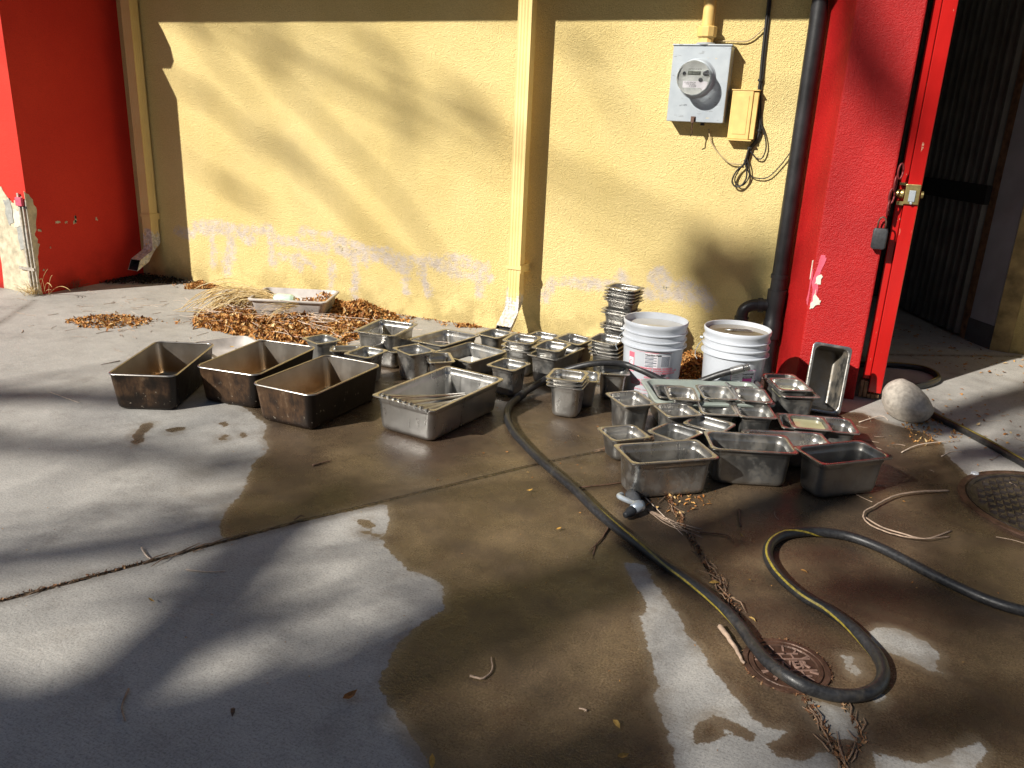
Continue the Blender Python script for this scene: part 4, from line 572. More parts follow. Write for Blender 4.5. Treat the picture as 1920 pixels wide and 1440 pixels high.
# right cluster
pan('N1','tall square pan with a round rust spot at left of right cluster','steel','steel3',group=RGT)
pan('N2','short square pan with water drops in front of the rust spotted pan','steel2','steel3',group=RGT)
pan('N3','front left rectangular pan with spatters beside the spray nozzle','steel2','steel2',group=RGT)
pan('N4','front middle rectangular pan between two like it','steel3','steel3',group=RGT)
pan('N5','front right rectangular pan with dark dented inside','steel3','steel3',group=RGT)
pan('N6','shallow pan behind the front middle rectangular pan','steel','steel3',group=RGT,dim=(.325,.17),loc=(-.155,-1.31),yaw=22)
n7b=pan('N7b','low pan with bright end carrying the small pan of cloudy water','steel','steel3',group=RGT)
n7=pan('N7','small shallow pan full of cloudy yellowish water','steel3','steel3',group=RGT,dim=(.16,.17),z=.118)
liquid(n7,.050,.08,.085,M_['sauce'],'dishwater',.017)
pan('N8','small pan in front of the plastic tray, left of two neighbours','steel','steel3',group=RGT)
pan('N9','small pan in front of the plastic tray, between two neighbours','steel3','steel3',group=RGT)
pan('N10','small pan with glossy dark inside right of the middle tray front one','steel3','steel3',group=RGT)
pan('N11','rotated small pan behind the spattered front left pan','steel3','steel3',group=RGT)
pan('N12','rotated dark small pan behind the front middle pan','steel3','steel3',group=RGT,dim=(.15,.17))
pan('N13','left small pan of three set into front of plastic tray','steel','steel3',group=RGT,dim=(.135,.18))
pan('N14','middle dark small pan of three set into plastic tray','steel3','steel3',group=RGT)
pan('N15','right small pan of three set into plastic tray','steel','steel3',group=RGT)
pan('N16','pan half hidden at left inside the plastic tray','steel3','steel3',group=RGT,z=.14,dim=(.15,.18))
pan('N17','small pan at the back corner of the plastic tray','steel','steel3',group=RGT)
pan('N18','long deep pan beside the leaning pan, holding a smaller one','steel3','steel3',group=RGT)
n18=pan('N18i','smaller pan with shallow water nested over the long deep pan','steel','steel3',group=RGT,dim=(.158,.18),z=.172)
liquid(n18,.022,.079,.09,M_['sauce'],'shallow_water',.02)
# leaning pan
lp=pan(None,'dirty steel pan propped upright against the red pillar','grimy','steel3','rim',None,loc=(0,0),yaw=0,z=.15,dep=.15,dim=(.325,.176))
lp.rotation_mode='QUATERNION'
xax=Vector((.01,.30,1)).normalized()      # long axis, up and leaning back
yax=Vector((-.96,-.26,0)); yax=(yax-xax*yax.dot(xax)).normalized(); zax=xax.cross(yax); 
if zax.y>0: yax=-yax; zax=xax.cross(yax)
Rm=Matrix((xax,yax,zax)).transposed(); lp.rotation_quaternion=Rm.to_quaternion()
tgt=Vector((-.058,-.60,.005))+xax*.163; lp.location=tgt-zax*.15
# divider strips in bright pan
bs=empty('divider_strips',(0,0,0),label='bundle of narrow steel divider strips lying across the bright pan',cat='divider bars')
P0=Vector((-1.66,-1.80,.0)); 
for i in range(9):
    a=Vector(D['stripA']).lerp(Vector(D['stripB']),i/8)+Vector((0,0,.002+.003*(i%2))); b_=Vector(D['stripC'])+Vector((.004*i,.012*(4-i)*.5,.012*(i%3)))
    m=MB(); d_=(b_-a).normalized(); s_=d_.cross(Vector((0,0,1))).normalized()*.009; n_=s_.cross(d_).normalized()*.0025
    loops=[]
    for t in (0,.02,.98,1):
        p_=a+(b_-a)*t; k=.55 if t in(0,1) else 1; loops.append([p_-s_*k-n_,p_-s_*k*.6+n_,p_+s_*k*.6+n_,p_+s_*k-n_])
    m.loft(loops); m.box((-.004,-.008,-.012),(.004,.008,.004),org=a,rot=Matrix.Identity(3)); fixn(m.build('strip',M_['steel3'],bs))
# ---------------------------------------------------------------- plastic tray and bins
def plastic(name,label,c0,yaw,a,b,H,mat,rimw=.02,z0=.002,cat='bin',r=.035,taper=.03,tilt=0):
    root=empty(name,(c0[0],c0[1],z0),(tilt,0,R(yaw)),label,cat); m=MB()
    L=lambda o,z,rr=r: rrect(a-o,b-o,rr,z)
    m.loft([L(.002,H-.012),L(0,H-.004),L(.003,H),L(rimw,H),L(rimw+.003,H-.006),L(rimw+taper*.8,.02),L(rimw+taper+.01,.004)],False,True)
    m.loft([L(rimw+taper+.01,.0),L(rimw+taper*.8-.003,.02),L(rimw-.002,H-.008),L(.004,H-.012)],True,False); m.build('shell',mat,root,angle=45); return root
tp=D['pans']['tray']
tr=plastic('plastic_tray','translucent plastic tray holding small steel pans in right cluster',(-.53,-1.01),27,.262,.165,.148,M_['tray'],.022,cat='tray')
h=MB(); h.box((-.287,-.06,.095),(-.255,.06,.110)); h.box((-.289,-.06,.08),(-.279,.06,.094)); bevel(h.build('handle',M_['tray'],tr),.004)
bn=plastic('plastic_bin','cloudy white plastic bin of grass and leaves in the leaf pile',(-3.27,-.36),22,.25,.185,.115,M_['binp'],.016,z0=.012)
sh=plastic('shallow_bin','shallow white container with dirt behind the stained pans',(-2.93,-1.31),64,.16,.20,.055,M_['binp'],.012,r=.05)
cn_=empty('drink_can',(-3.24,-.50,.125),(R(90),0,R(-70)),'pale green drink can lying on the white bin','can')
m=MB(); m.lathe([(0,-.062),(.024,-.062),(.026,-.056),(.032,-.048),(.033,-.04),(.033,.04),(.026,.055),(.027,.061)],28); m.build('can_body',M_['glassg'],cn_,angle=40)
m=MB(); m.lathe([(.027,.061),(.027,.063),(.0245,.063),(.024,.058),(0,.058)],28); m.build('can_lid',M_['steel'],cn_,angle=40)
# ---------------------------------------------------------------- buckets
def bucket(loc,label,rot,tilt=(0,0)):
    root=empty('bucket',(loc[0],loc[1],.0),(tilt[0],tilt[1],rot),label,'bucket','white plastic pails by the wall')
    rb,rt_=.131,.150; H=.37; rr=lambda z: rb+(rt_-rb)*z/H
    pr=[(.0,.004),(rb-.006,.004),(rb-.002,.0),(rb,.004),(rr(.24),.24)]
    pr+=[(rr(.25)+.002,.248),(rr(.25)+.013,.252),(rr(.25)+.013,.256),(rr(.26),.258),(rr(.28),.280),(rr(.28)+.008,.284),(rr(.29)+.008,.289),(rr(.29),.291),(rr(.312),.314),(rr(.31)+.007,.318),(rr(.32)+.007,.322),(rr(.32),.324),(rr(.34),.344),(rr(.34)+.004,.350),(rr(.36)+.005,.366),(rr(.36)+.002,.370),(rr(.36)-.002,.368),(rr(.36)-.003,.35),(rb-.003,.012),(0,.012)]
    m=MB(); m.lathe(pr,64); m.build('shell',M_['white'],root,angle=45)
    return root,rr
b1,rr=bucket((-.852,-.71),'white soy sauce pail with pink and black print, full of clear water',0)
b2,_=bucket((-.476,-.655),'white pail with magenta label and murky water beside drain pipe',0)
def wat(root,z,r,mat):
    m=MB(); m.lathe([(0.0,z),(r*.5,z),(r,z)],48); return m.build('water',mat,root)
wat(b1,.338,rr(.338)-.0035,M_['waterw']); wat(b2,.349,rr(.349)-.0035,M_['water'])
for rt__,sx in ((b1,-1),(b2,-1)):
    m=MB(); R0=rr(.3)+.012
    m.tube([Vector((R0*math.cos(t),R0*math.sin(t),.29-.20*math.sin((t-math.pi)/math.pi*math.pi)*0-.11*abs(math.sin(t-math.pi)))) for t in [math.pi*.98+ (math.pi*.04)*0 + u*.06 for u in range(0,1)]]+[Vector((-R0-.012,-.01,.265)),Vector((-R0-.022,-.02,.235)),Vector((-R0-.018,-.035,.215)),Vector((-R0-.004,-.05,.205))],.0018,6); m.tube([(-R0+.004,0,.30),(-R0-.010,0,.30)],.007,8); m.build('wire_handle',M_['galv'],rt__)
def wrapf(a0,z0,extra=.0012,tilt=0):
    def f(x,y):
        z=z0+y; r=rr(z)+extra; a=a0+x/r; return Vector((r*math.cos(a),r*math.sin(a),z))
    return f
def wrect(parent,name,mat,a0,z0,w,h,extra=.0007,n=10):
    m=MB(); f=wrapf(a0,z0,extra); g=wrapf(a0,z0,extra-.0006); lo=[];hi=[]
    vs=[];
    for k in range(n+1): vs+=[f(w*k/n,0),f(w*k/n,h)]
    m.add(vs,[(2*k,2*k+2,2*k+3,2*k+1) for k in range(n)]); return m.build(name,mat,parent)
def aface(loc): return math.atan2(-CD_-loc[1],0-loc[0])
f1=aface((-.852,-.71)); f2=aface((-.476,-.655))
def T1(s,sz,mat,du,z,nm='printed_text',b_=0.0): return text_mesh(s,sz,mat,nm,b1,wrap=wrapf(f1+du,z,.001),bold=b_)
T1('INGREDIENTS: WATER, SOYBEANS,\nWHEAT, SALT, SODIUM BENZOATE: LESS\nTHAN 1/10 OF 1% AS A PRESERVATIVE.',.0115,M_['pinkprint'],-.50,.158,b_=.0003)
T1('KIKKOMAN FOODS, INC.\n  WALWORTH, WI U.S.A.',.0115,M_['pinkprint'],-.22,.112,b_=.0003)
T1('Re-Sealable. KEEP REFRIGERATED\nDO NOT USE IF SEAL IS BROKEN\nKEEP IN COOL DRY PLACE',.011,M_['pinkprint'],-.72,.095,b_=.0004); T1('PRODUCT OF U.S.A.',.016,M_['blue'],-.30,.080,b_=.0006); T1('WARNING: Children can fall into',.010,M_['pinkprint'],-.66,.048)
T1('Nutrition Facts',.0125,M_['blk'],-.235,.224,b_=.0006)
wrect(b1,'nutrition_panel',M_['label'],f1-.245,.165,.062,.072,.0006)
for k in range(9): wrect(b1,'print_rule',M_['blue'],f1-.235,.169+k*.0062,.055 if k%2 else .04,.0028 if k%3 else .004,.0011,4)
for u,w,z_,h_ in ((-.25,.066,.163,.0012),(-.25,.066,.238,.0012),(-.55,.13,.2395,.0012),(.0,.10,.2395,.0012),(-.66,.15,.034,.001),(.05,.11,.098,.0012)): wrect(b1,'print_rule',M_['pinkprint'],f1+u,z_,w,h_,.0012,6)
wrect(b1,'barcode_panel',M_['label'],f1+.30,.172,.046,.056,.0006)
for k in range(12): wrect(b1,'barcode_bar',M_['blue'],f1+.305,.174+k*.0043,.042,.0027,.0011,3)
T1('900',.017,M_['blk'],.34,.124,b_=.0006); T1('net',.008,M_['blk'],.36,.142); T1('STACKING',.012,M_['pinkprint'],.26,.085,b_=.0003)
wrect(b1,'warning_panel',M_['pinkprint'],f1-.86,.132,.033,.096,.0006,5); wrect(b1,'warning_field',M_['label'],f1-.845,.136,.027,.066,.0011,5)
def ringd(parent,a0,z0,r,w,mat):
    f=wrapf(a0,z0,.0016); vs=[]; n=24
    for k in range(n+1): t=2*math.pi*k/n; vs+=[f(r*math.cos(t),r*1.6*math.sin(t)),f((r-w)*math.cos(t),(r-w)*1.6*math.sin(t))]
    m=MB(); m.add(vs,[(2*k,2*k+2,2*k+3,2*k+1) for k in range(n)]); return m.build('warning_symbol',mat,parent)
ringd(b1,f1-.755,.170,.0125,.002,M_['pinkprint'])
m=MB(); ff=wrapf(f1-.755,.170,.0016); m.add([ff(-.008,.012),ff(-.005,.012),ff(.008,-.012),ff(.005,-.012)],[(0,1,2,3)]); m.build('warning_symbol',M_['pinkprint'],b1)
# second bucket label
wrect(b2,'label_border',M_['mag'],f2-.02,.112,.118,.092,.0006,12); wrect(b2,'paper_label',M_['label'],f2-.008,.114,.1145,.088,.0011,12)
wrect(b2,'magenta_panel',M_['mag'],f2+.36,.118,.048,.046,.0016,6); wrect(b2,'black_panel',M_['blk'],f2+.36,.164,.048,.010,.0016,6)
text_mesh('PINK SUDS',.0075,M_['label'],'printed_text',b2,wrap=wrapf(f2+.385,.1662,.002),bold=.0003); text_mesh('DARTCHEM',.0105,M_['blk'],'printed_text',b2,wrap=wrapf(f2+.345,.181,.0016),bold=.0004)
for k in range(8): wrect(b2,'small_print',M_['blue'],f2+.03,.122+k*.009,.030 if k%3 else .022,.0012,.0016,3)
for k in range(9): wrect(b2,'small_print',M_['blue'],f2+.70,.122+k*.008,.010,.0012,.0016,3)
tg=empty('tongs',(-.476,-.655,.354),(0,0,R(25)),'thin steel tongs floating in the murky water pail','tongs')
for s_ in (-1,1):
    m=MB(); m.tube([(-.06,0,.003),(-.02,.006*s_,.004),(.05,.013*s_,.003),(.07,.010*s_,.000)],[.004,.0035,.003,.002],6); m.build('tong_arm',M_['steel'],tg,smooth=True)
# ---------------------------------------------------------------- hoses
def hose(name,pts,r,label,keys,n=6):
    P=spline(pts,n); me_b=MB(); K=26; me_b.tube(P,[r*(1+.035*pn(Vector((i*.13,r*99,0)))) for i in range(len(P))],K,flat=True); o=me_b.build(name,M_['hose'],None,smooth=True); me=o.data
    at=me.attributes.new('stripe','FLOAT','POINT'); v=np.zeros(len(me.vertices)); 
    for i in range(len(P)):
        tw=R(float(np.interp(i/n,[k[0] for k in keys],[k[1] for k in keys])))
        for k in range(K):
            u=((k/K*2*math.pi-tw+math.pi)%(2*math.pi))-math.pi; v[i*K+k]=math.cos(u)
    at.data.foreach_set('value',v.astype('f')); return o
def lift(l,r): return [(p[0],p[1],max(p[2],r+.0005)) for p in l]
D['hose'][0:6]=[[-.405,-.822,.228],[-.45,-.832,.21],[-.50,-.84,.188],[-.56,-.845,.155],[-.63,-.845,.115],[-.71,-.845,.10]]
h1=hose('garden_hose',lift(D['hose'],.0157),.0157,'black hose with yellow stripe looping over the drain cover',[(0,90),(18,110),(19,180),(20,210),(21,240),(22,265),(23,295),(24,330),(26,365),(28,420),(33,450),(38,510),(39,540),(40,565),(42,588),(44,606),(46,622),(47,700),(48,800),(61,810)]); h1['label']='black hose with yellow stripe looping over the small round iron cover'; h1['category']='hose'
e0=Vector(D['hose'][0]); e1=Vector(D['hose'][1]); dd=(e0-e1).normalized(); Mq=Matrix.Translation(e0)@dd.to_track_quat('Z','Y').to_matrix().to_4x4()
m=MB(); m.lathe([(.0,-.06),(.0185,-.06),(.0185,-.004),(.015,-.002),(.015,.004),(.0175,.006),(.0150,.009),(.0175,.012),(.015,.015),(.0175,.018),(.015,.021),(.0155,.026),(.011,.026),(.011,.0),(.0,.0)],24,0,Mq); m.build('hose_end',M_['steel'],h1,angle=50)
m=MB(); c3=Vector(D['hose'][13]); c4=Vector(D['hose'][12]); dq=(c4-c3).normalized(); Mq2=Matrix.Translation((c3.x,c3.y,.022))@dq.to_track_quat('Z','Y').to_matrix().to_4x4(); m.lathe([(.016,-.03),(.0195,-.028),(.0195,.028),(.016,.03)],20,0,Mq2); m.build('repair_sleeve',M_['rub'],h1,smooth=True)
h2=hose('garden_hose',lift(D['hose2'],.0165),.0165,'',[(0,-60),(5,-90),(9,60),(11,60),(13,-75),(19,-75)]); tag(h2,'black hose with yellow stripe running out of the dark doorway behind the stone','hose')
# ---------------------------------------------------------------- spray nozzle
nz=empty('spray_nozzle',(-.585,-1.985,.0),(0,0,0),'grey hose spray nozzle with silver trigger lying on wet pavement','spray nozzle')
A1=Vector((-.60,-1.925,.028)); A2=Vector((-.552,-2.005,.030)); T_=Vector((-.577,-2.078,.020)); O=Vector(nz.location)
m=MB(); m.tube([A1-O,(A1*.6+A2*.4)-O,(A1*.2+A2*.8)-O,A2-O],[.021,.023,.019,.016],14); m.build('grip',M_['rub2'],nz,smooth=True)
m=MB(); m.tube([A2-O+Vector((.012,.012,0)),A2-O,(A2*.6+T_*.4)-O],[.018,.0205,.0175],14); m.build('head',M_['nozg'],nz,smooth=True)
m=MB(); m.tube([(A2*.55+T_*.45)-O,(A2*.35+T_*.65)-O,(A2*.3+T_*.7)-O,(A2*.05+T_*.95)-O,T_-O],[.017,.017,.013,.011,.007],14); m.build('tip',M_['rub'],nz,angle=50)
m=MB(); m.tube(spline([A1-O+Vector((-.034,.006,-.012)),A1-O+Vector((-.034,-.026,-.006)),A2-O+Vector((-.034,.022,-.002)),A2-O+Vector((-.006,-.004,.008))],4),.0095,10); m.build('trigger',M_['nozg'],nz,smooth=True)
# ---------------------------------------------------------------- stone
st=bmesh.new(); bmesh.ops.create_icosphere(st,subdivisions=5,radius=1)
for v in st.verts:
    c=v.co.copy(); n=pn(c*1.3)*.07+pn(c*4+Vector((3,1,2)))*.02
    s_=1+n; w_=1-.22*max(0,c.z); v.co=Vector((c.x*.130*w_*s_+ (-.045*c.z if c.z>0 else 0)*1.0,c.y*.105*w_*s_,c.z*.100*s_))
    if v.co.z<-.085: v.co.z=-.085
mes=bpy.data.meshes.new('stone'); st.to_mesh(mes); st.free(); mes.materials.append(M_['stone']); mes.polygons.foreach_set('use_smooth',[True]*len(mes.polygons))
so_=link('stone',mes); so_.scale=(.90,.9,.95); so_.location=(.305,-.46,.084); so_.rotation_euler=(0,R(6),R(-18)); tag(so_,'rounded pale granite stone at the foot of the open red door','stone')
# ---------------------------------------------------------------- covers
cv=empty('drain_cover',(-.0066,-2.619,0),label='small rusty iron sewer cover under the hose loop',cat='drain cover')
m=MB(); m.lathe([(.104,.0005),(.104,.006),(.092,.007),(.090,.003)],64); m.build('frame',M_['iron'],cv,angle=40)
m=MB(); m.lathe([(.0,.0025),(.089,.0025)],64); m.lathe([(.089,.0025),(.087,.0068),(.078,.0070),(.076,.0032)],64)
m.build('lid',M_['iron'],cv,angle=40)
m=MB()
ra=R(28)
for i in range(14):
    a=2*math.pi*i/14
    if abs(math.sin(a-ra))<.35: continue
    m.box((.056,-.0022,.0028),(.0765,.0022,.0060),rot=Matrix.Rotation(a,3,'Z'))
for y_ in (-.022,.022): m.box((-.070,y_-.0016,.0028),(.070,y_+.0016,.0058),rot=Matrix.Rotation(ra,3,'Z'))
for x_ in (-.03,0,.03):
    m.box((x_-.018,.041,.0028),(x_+.018,.044,.0058),rot=Matrix.Rotation(ra,3,'Z')); m.box((x_-.018,-.044,.0028),(x_+.018,-.041,.0058),rot=Matrix.Rotation(ra,3,'Z'))
    m.box((x_-.0016,.0235,.0028),(x_+.0016,.042,.0056),rot=Matrix.Rotation(ra,3,'Z')); m.box((x_-.0016,-.042,.0028),(x_+.0016,-.0235,.0056),rot=Matrix.Rotation(ra,3,'Z'))
m.build('grid_ribs',M_['ironw'],cv,angle=40)
cu=bpy.data.curves.new('lettering','FONT'); cu.body='SEWER'; cu.size=.037; cu.align_x='CENTER'; cu.extrude=.0018; cu.offset=.0006
o=bpy.data.objects.new('tmp',cu); col.objects.link(o); dg=bpy.context.evaluated_depsgraph_get(); tm=bpy.data.meshes.new_from_object(o.evaluated_get(dg)); bpy.data.objects.remove(o); tm.transform(Matrix.Rotation(ra,4,'Z')@Matrix.Translation((0,-.012,.0045))); tm.materials.append(M_['ironw']); link('lettering',tm,cv)
mc=empty('manhole_cover',(.808,-1.243,0),label='large wet iron manhole cover with raised blocks at right edge',cat='manhole cover')
m=MB(); m.lathe([(.338,.0005),(.338,.007),(.316,.008),(.313,.003)],96); m.build('frame',M_['iron'],mc,angle=40)
m=MB(); m.lathe([(0,.003),(.310,.003),(.309,.0075),(.295,.0078),(.293,.0035)],96); m.build('lid',M_['irong'],mc,angle=40)
m=MB(); rnd=random.Random(5); s_=.026
for i in range(-14,15):
    for j in range(-14,15):
        x_,y_=i*s_,j*s_
        if math.hypot(x_,y_)<.272 and (i+j)%2==0:
            w_=.0105; m.loft([[Vector((x_+u*w_*k,y_+v*w_*k,z)) for u,v in ((-1,-1),(1,-1),(1,1),(-1,1))] for k,z in ((1,.003),(.95,.0082),(.8,.009))],False,True)
m.build('raised_blocks',M_['irong'],mc); 
# ---------------------------------------------------------------- leaves, grass, twigs
def leaf_verts(c,s,rnd,curl=.4,flat=False):
    yaw=rnd.uniform(0,6.28); rx=rnd.uniform(-.25,.25) if flat else rnd.uniform(-1.1,1.1); ry=rnd.uniform(-.25,.25) if flat else rnd.uniform(-1.1,1.1)
    Mr=Euler((rx,ry,yaw)).to_matrix(); k=rnd.uniform(-curl,curl)*2.2; w=rnd.uniform(.20,.52); out=[]
    P=[(-1,0),(-.45,w*.9),(.25,w),(1,0),(.25,-w),(-.45,-w*.9),(-.45,0),(.25,0)]
    for (x,y) in P:
        z=k*(x*x*.5)+abs(y)*rnd.uniform(.2,.7)*(1 if k>0 else .6); out.append(Mr@Vector((x,y,z))*s+c)
    return out
LF=[(0,6,1),(6,7,2,1),(7,3,2),(0,5,6),(6,5,4,7),(7,4,3)]
def inpoly(x,y,p):
    c=False; j=len(p)-1
    for i in range(len(p)):
        if (p[i][1]>y)!=(p[j][1]>y) and x<(p[j][0]-p[i][0])*(y-p[i][1])/(p[j][1]-p[i][1]+1e-12)+p[i][0]: c=not c
        j=i
    return c
def leaf_obj(name,items,mat,seed=0):
    rnd=random.Random(seed); vs=[];fs=[];tt=[]
    for (c,s,flat) in items:
        n=len(vs); vs+=leaf_verts(Vector(c),s,rnd,.5,flat); fs+=[tuple(i+n for i in f) for f in LF]; t=min(1,max(0,rnd.gauss(.45,.28))); tt+=[t]*8
    me=bpy.data.meshes.new(name); me.from_pydata([tuple(v) for v in vs],[],fs); me.update(); a=me.attributes.new('tint','FLOAT','POINT'); a.data.foreach_set('value',tt); me.materials.append(mat); return link(name,me)
def pile(poly,n,h,seed,s=(.010,.022),avoid=None,mid=None):
    rnd=random.Random(seed); xs=[p[0] for p in poly]; ys=[p[1] for p in poly]; it=[]; P=np.array(poly)
    while len(it)<n:
        x=rnd.uniform(min(xs)-.05,max(xs)+.05); y=rnd.uniform(min(ys)-.05,max(ys)+.05)
        d=float(poly_sd(np.array([[x,y]]),poly)[0])+.03*pn(Vector((x*9,y*9,seed)))
        if d<-.03 and rnd.random()<.97: continue
        hh=h*min(1,max(0,d/.13))**.7*(.75+.5*pn(Vector((x*5,y*5,seed+3)))); z=.004+hh*(rnd.random()**.45)
        if avoid and avoid(x,y): continue
        it.append(((x,y,z),rnd.uniform(*s),False))
    return it
ybn=R(22)
def inbin(x,y):
    dx,dy=x+3.27,y+.36; u=dx*math.cos(ybn)+dy*math.sin(ybn); v=-dx*math.sin(ybn)+dy*math.cos(ybn); return abs(u)<.24 and abs(v)<.175
o=leaf_obj('leaf_pile',pile(D['pile1'],6200,.05,1,(.008,.027),avoid=lambda x,y: inbin(x,y) or y>-.01),M_['leaf'],1); tag(o,'big pile of dry brown leaves around the white bin','leaf pile',kind='stuff')
# heaped leaves right of the bin
it=[]; rnd=random.Random(3)
for i in range(1500):
    a=rnd.gauss(0,1);b__=rnd.gauss(0,1); x=-2.88+a*.13; y=-.22+b__*.08; hh=.105*math.exp(-(a*a+b__*b__)/2.2)
    if y<-.02 and not inbin(x,y): it.append(((x,y,.01+hh*rnd.random()**.4),rnd.uniform(.010,.024),False))
o=leaf_obj('leaf_heap',it,M_['leaf'],2); tag(o,'taller heap of curled brown leaves against the wall right of white bin','leaf heap',kind='stuff')
o=leaf_obj('leaf_pile',pile(D['pile2'],650,.028,2,(.008,.018)),M_['leaf'],4); tag(o,'small flat patch of brown leaves on dry concrete at left','leaf patch',kind='stuff')
o=leaf_obj('leaf_pile',pile(D['pile3'],1600,.10,5,(.012,.024),avoid=lambda x,y:y>-.01),M_['leaf'],6); tag(o,'orange brown leaves between the two white pails','leaf pile',kind='stuff')
o=leaf_obj('leaf_pile',pile(D['pile4'],500,.06,7,(.010,.02),avoid=lambda x,y:y>-.01),M_['leaf'],8); tag(o,'small leaf tuft at wall foot by the left shadow edge','leaf patch',kind='stuff')
it=pile(D['pile5'],160,.02,9,(.009,.018),avoid=lambda x,y:y>-.01)
for i in range(260):
    x=random.uniform(-3,-.45); it.append(((x,-abs(random.gauss(0,.05))-.008,.006),random.uniform(.006,.014),False))
o=leaf_obj('leaf_litter',it,M_['leaf'],10); tag(o,'thin line of leaf bits along the foot of the yellow wall','leaf litter',kind='stuff')
it=pile(D['pile6'],70,.010,11,(.004,.013)); it=[((a[0],a[1],min(a[2],.02)),s,f) for a,s,f in it]
o=leaf_obj('leaf_litter',it,M_['leaf'],12); tag(o,'golden leaf scraps beside the spray nozzle','leaf litter',kind='stuff')
it=pile(D['pile7'],170,.010,13,(.004,.012))
for i in range(120):
    x=random.gauss(.62,.28); y=random.gauss(-.35,.32)
    if y>-.95: it.append(((x,y,.006),random.uniform(.006,.015),True))
for i in range(150): it.append(((random.uniform(.25,1.0),random.uniform(.5,1.7),.006),random.uniform(.008,.018),True))
o=leaf_obj('leaf_litter',it,M_['leaf'],14); tag(o,'scattered yellow leaf bits behind the stone and toward the dark doorway','leaf litter',kind='stuff')
# litter in the joints and crumbs on the slab
def along(l,n,w,rnd,s,zz=.004):
    L_=[]; tot=sum(math.dist(a,b) for a,b in zip(l[:-1],l[1:]))
    for a,b in zip(l[:-1],l[1:]):
        k=max(1,int(n*math.dist(a,b)/tot))
        for i in range(k):
            t=rnd.random(); L_.append(((a[0]+(b[0]-a[0])*t+rnd.gauss(0,w),a[1]+(b[1]-a[1])*t+rnd.gauss(0,w),zz),rnd.uniform(*s),False))
    return L_
rnd=random.Random(21); it=along(D['joint2'],330,.007,rnd,(.003,.009))+along(D['joint2b'],140,.007,rnd,(.003,.008))+along(D['joint2c'],90,.006,rnd,(.003,.007))+along(D['joint1'][:2],110,.004,rnd,(.003,.007))+along(D['joint1b'],70,.012,rnd,(.005,.012))
for i in range(70):
    a=rnd.uniform(0,6.28); it.append(((-.0066+.107*math.cos(a),-2.619+.107*math.sin(a),.004),rnd.uniform(.003,.008),False))
o=leaf_obj('joint_debris',it,M_['debris'],15); tag(o,'brown leaf and bark debris packed in pavement joints and cracks','debris',kind='stuff')
it=[]
for i in range(420):
    x=rnd.uniform(-5,1.2); y=rnd.uniform(-3.3,-.1); it.append(((x,y,.002),rnd.uniform(.0015,.0045),True))
for i in range(50): it.append(((rnd.gauss(-.6,.5),rnd.gauss(-1.6,.35),.003),rnd.uniform(.004,.008),True))
o=leaf_obj('crumbs',it,M_['leaf'],16); tag(o,'tiny bits of leaf and grit scattered over the pavement','debris',kind='stuff')
LL=dict(a=('curled red brown leaf on the dry slab in shadow',.020,'leaf'),b=('dark crumpled leaf on the dry slab near the bottom left',.014,'twigd'),c=('pale green yellow leaf on the wet slab near the bottom edge',.013,'leafy'),d=('tan curled leaf at the bottom edge on wet slab',.015,'leafy'),e=('tan flat leaf above the joint near the hose',.012,'leafy'),f=('small yellow leaf on the wet slab left of the hose',.011,'leafy'),g=('small tan leaf in the middle of the dry slab',.013,'leafy'),
 h=('round pale leaf in the bend of the hose',.012,'leafy'),i=('yellow leaf pair left of the hose bend, greener one',.012,'leafy'),k=('tiny yellow leaf between debris crack and hose bend',.008,'leafy'),l=('long tan leaf lying against the hose at debris crack',.022,'leafy'),n=('pale yellow leaf at the top of the sewer cover',.012,'leafy'),o=('cream leaf at the bottom edge where dry meets wet',.018,'leafy'))
for k,(lab,s,mt) in LL.items():
    x,y=D['leaf'][k][:2]; ob=leaf_obj('fallen_leaf',[((x,y,.006+s*.25),s,True)],M_[mt],ord(k)); tag(ob,lab,'leaf',group='single fallen leaves on the pavement')
# bottle cap
m=MB(); x,y=D['leaf']['p'][:2]; m.lathe([(0,.012),(.013,.012),(.0145,.010),(.015,.001),(.014,.001),(.0135,.009),(0,.010)],24,0,Matrix.Translation((x,y,0))); tag(m.build('bottle_cap',M_['white'],None,angle=40),'white plastic bottle cap above the large manhole cover','bottle cap')
# twigs
TW=dict(t1=('long forked twig with red brown tip left of the manhole',.0042,'twig'),t2=None,t3=('short dark stick on the wet golden slab',.004,'twigd'),t4=('thin pale twig on the dry slab below the joint',.0025,'twigp'),t5=('small bent twig just above the joint on dry slab',.003,'twigp'),t6=('curved brown twig at the lower left of dry slab',.0026,'twig'),t7=('hooked twig on the shaded wet slab at bottom',.0032,'twig'),t8=('dark forked twig beside the straight part of the hose',.004,'twigd'),t9=('bark covered stick left of the sewer cover',.008,'twig'),t10=('arched pale stem right of the front right pan',.0025,'twigp'),t11=('short hooked straw near the bottle cap',.0022,'twigp'),t12=('tiny orange stick near the bottom edge',.003,'twig'),t14=('pale stem curving from the pans to the stone',.0025,'twigp'),t15=('thin pale twig left of the stained pans',.0022,'twigp'),t16=('dark twig near the leftmost stained pan',.0025,'twigd'),t17=('yellow straw bent up beside the front left pan',.002,'twigp'),t18=('long root debris crossing under the hose by the spray nozzle',.0035,'twigd'),t19=('long pale straw right of the spray nozzle',.0022,'twigp'),t20=('reddish stems fanning right of the spray nozzle',.0022,'twig'),t21=('thin dark twig on shaded wet slab right of debris crack',.0025,'twigd'),t22=('short thick dark bark piece on shaded wet slab',.006,'twigd'))
rnd=random.Random(8)
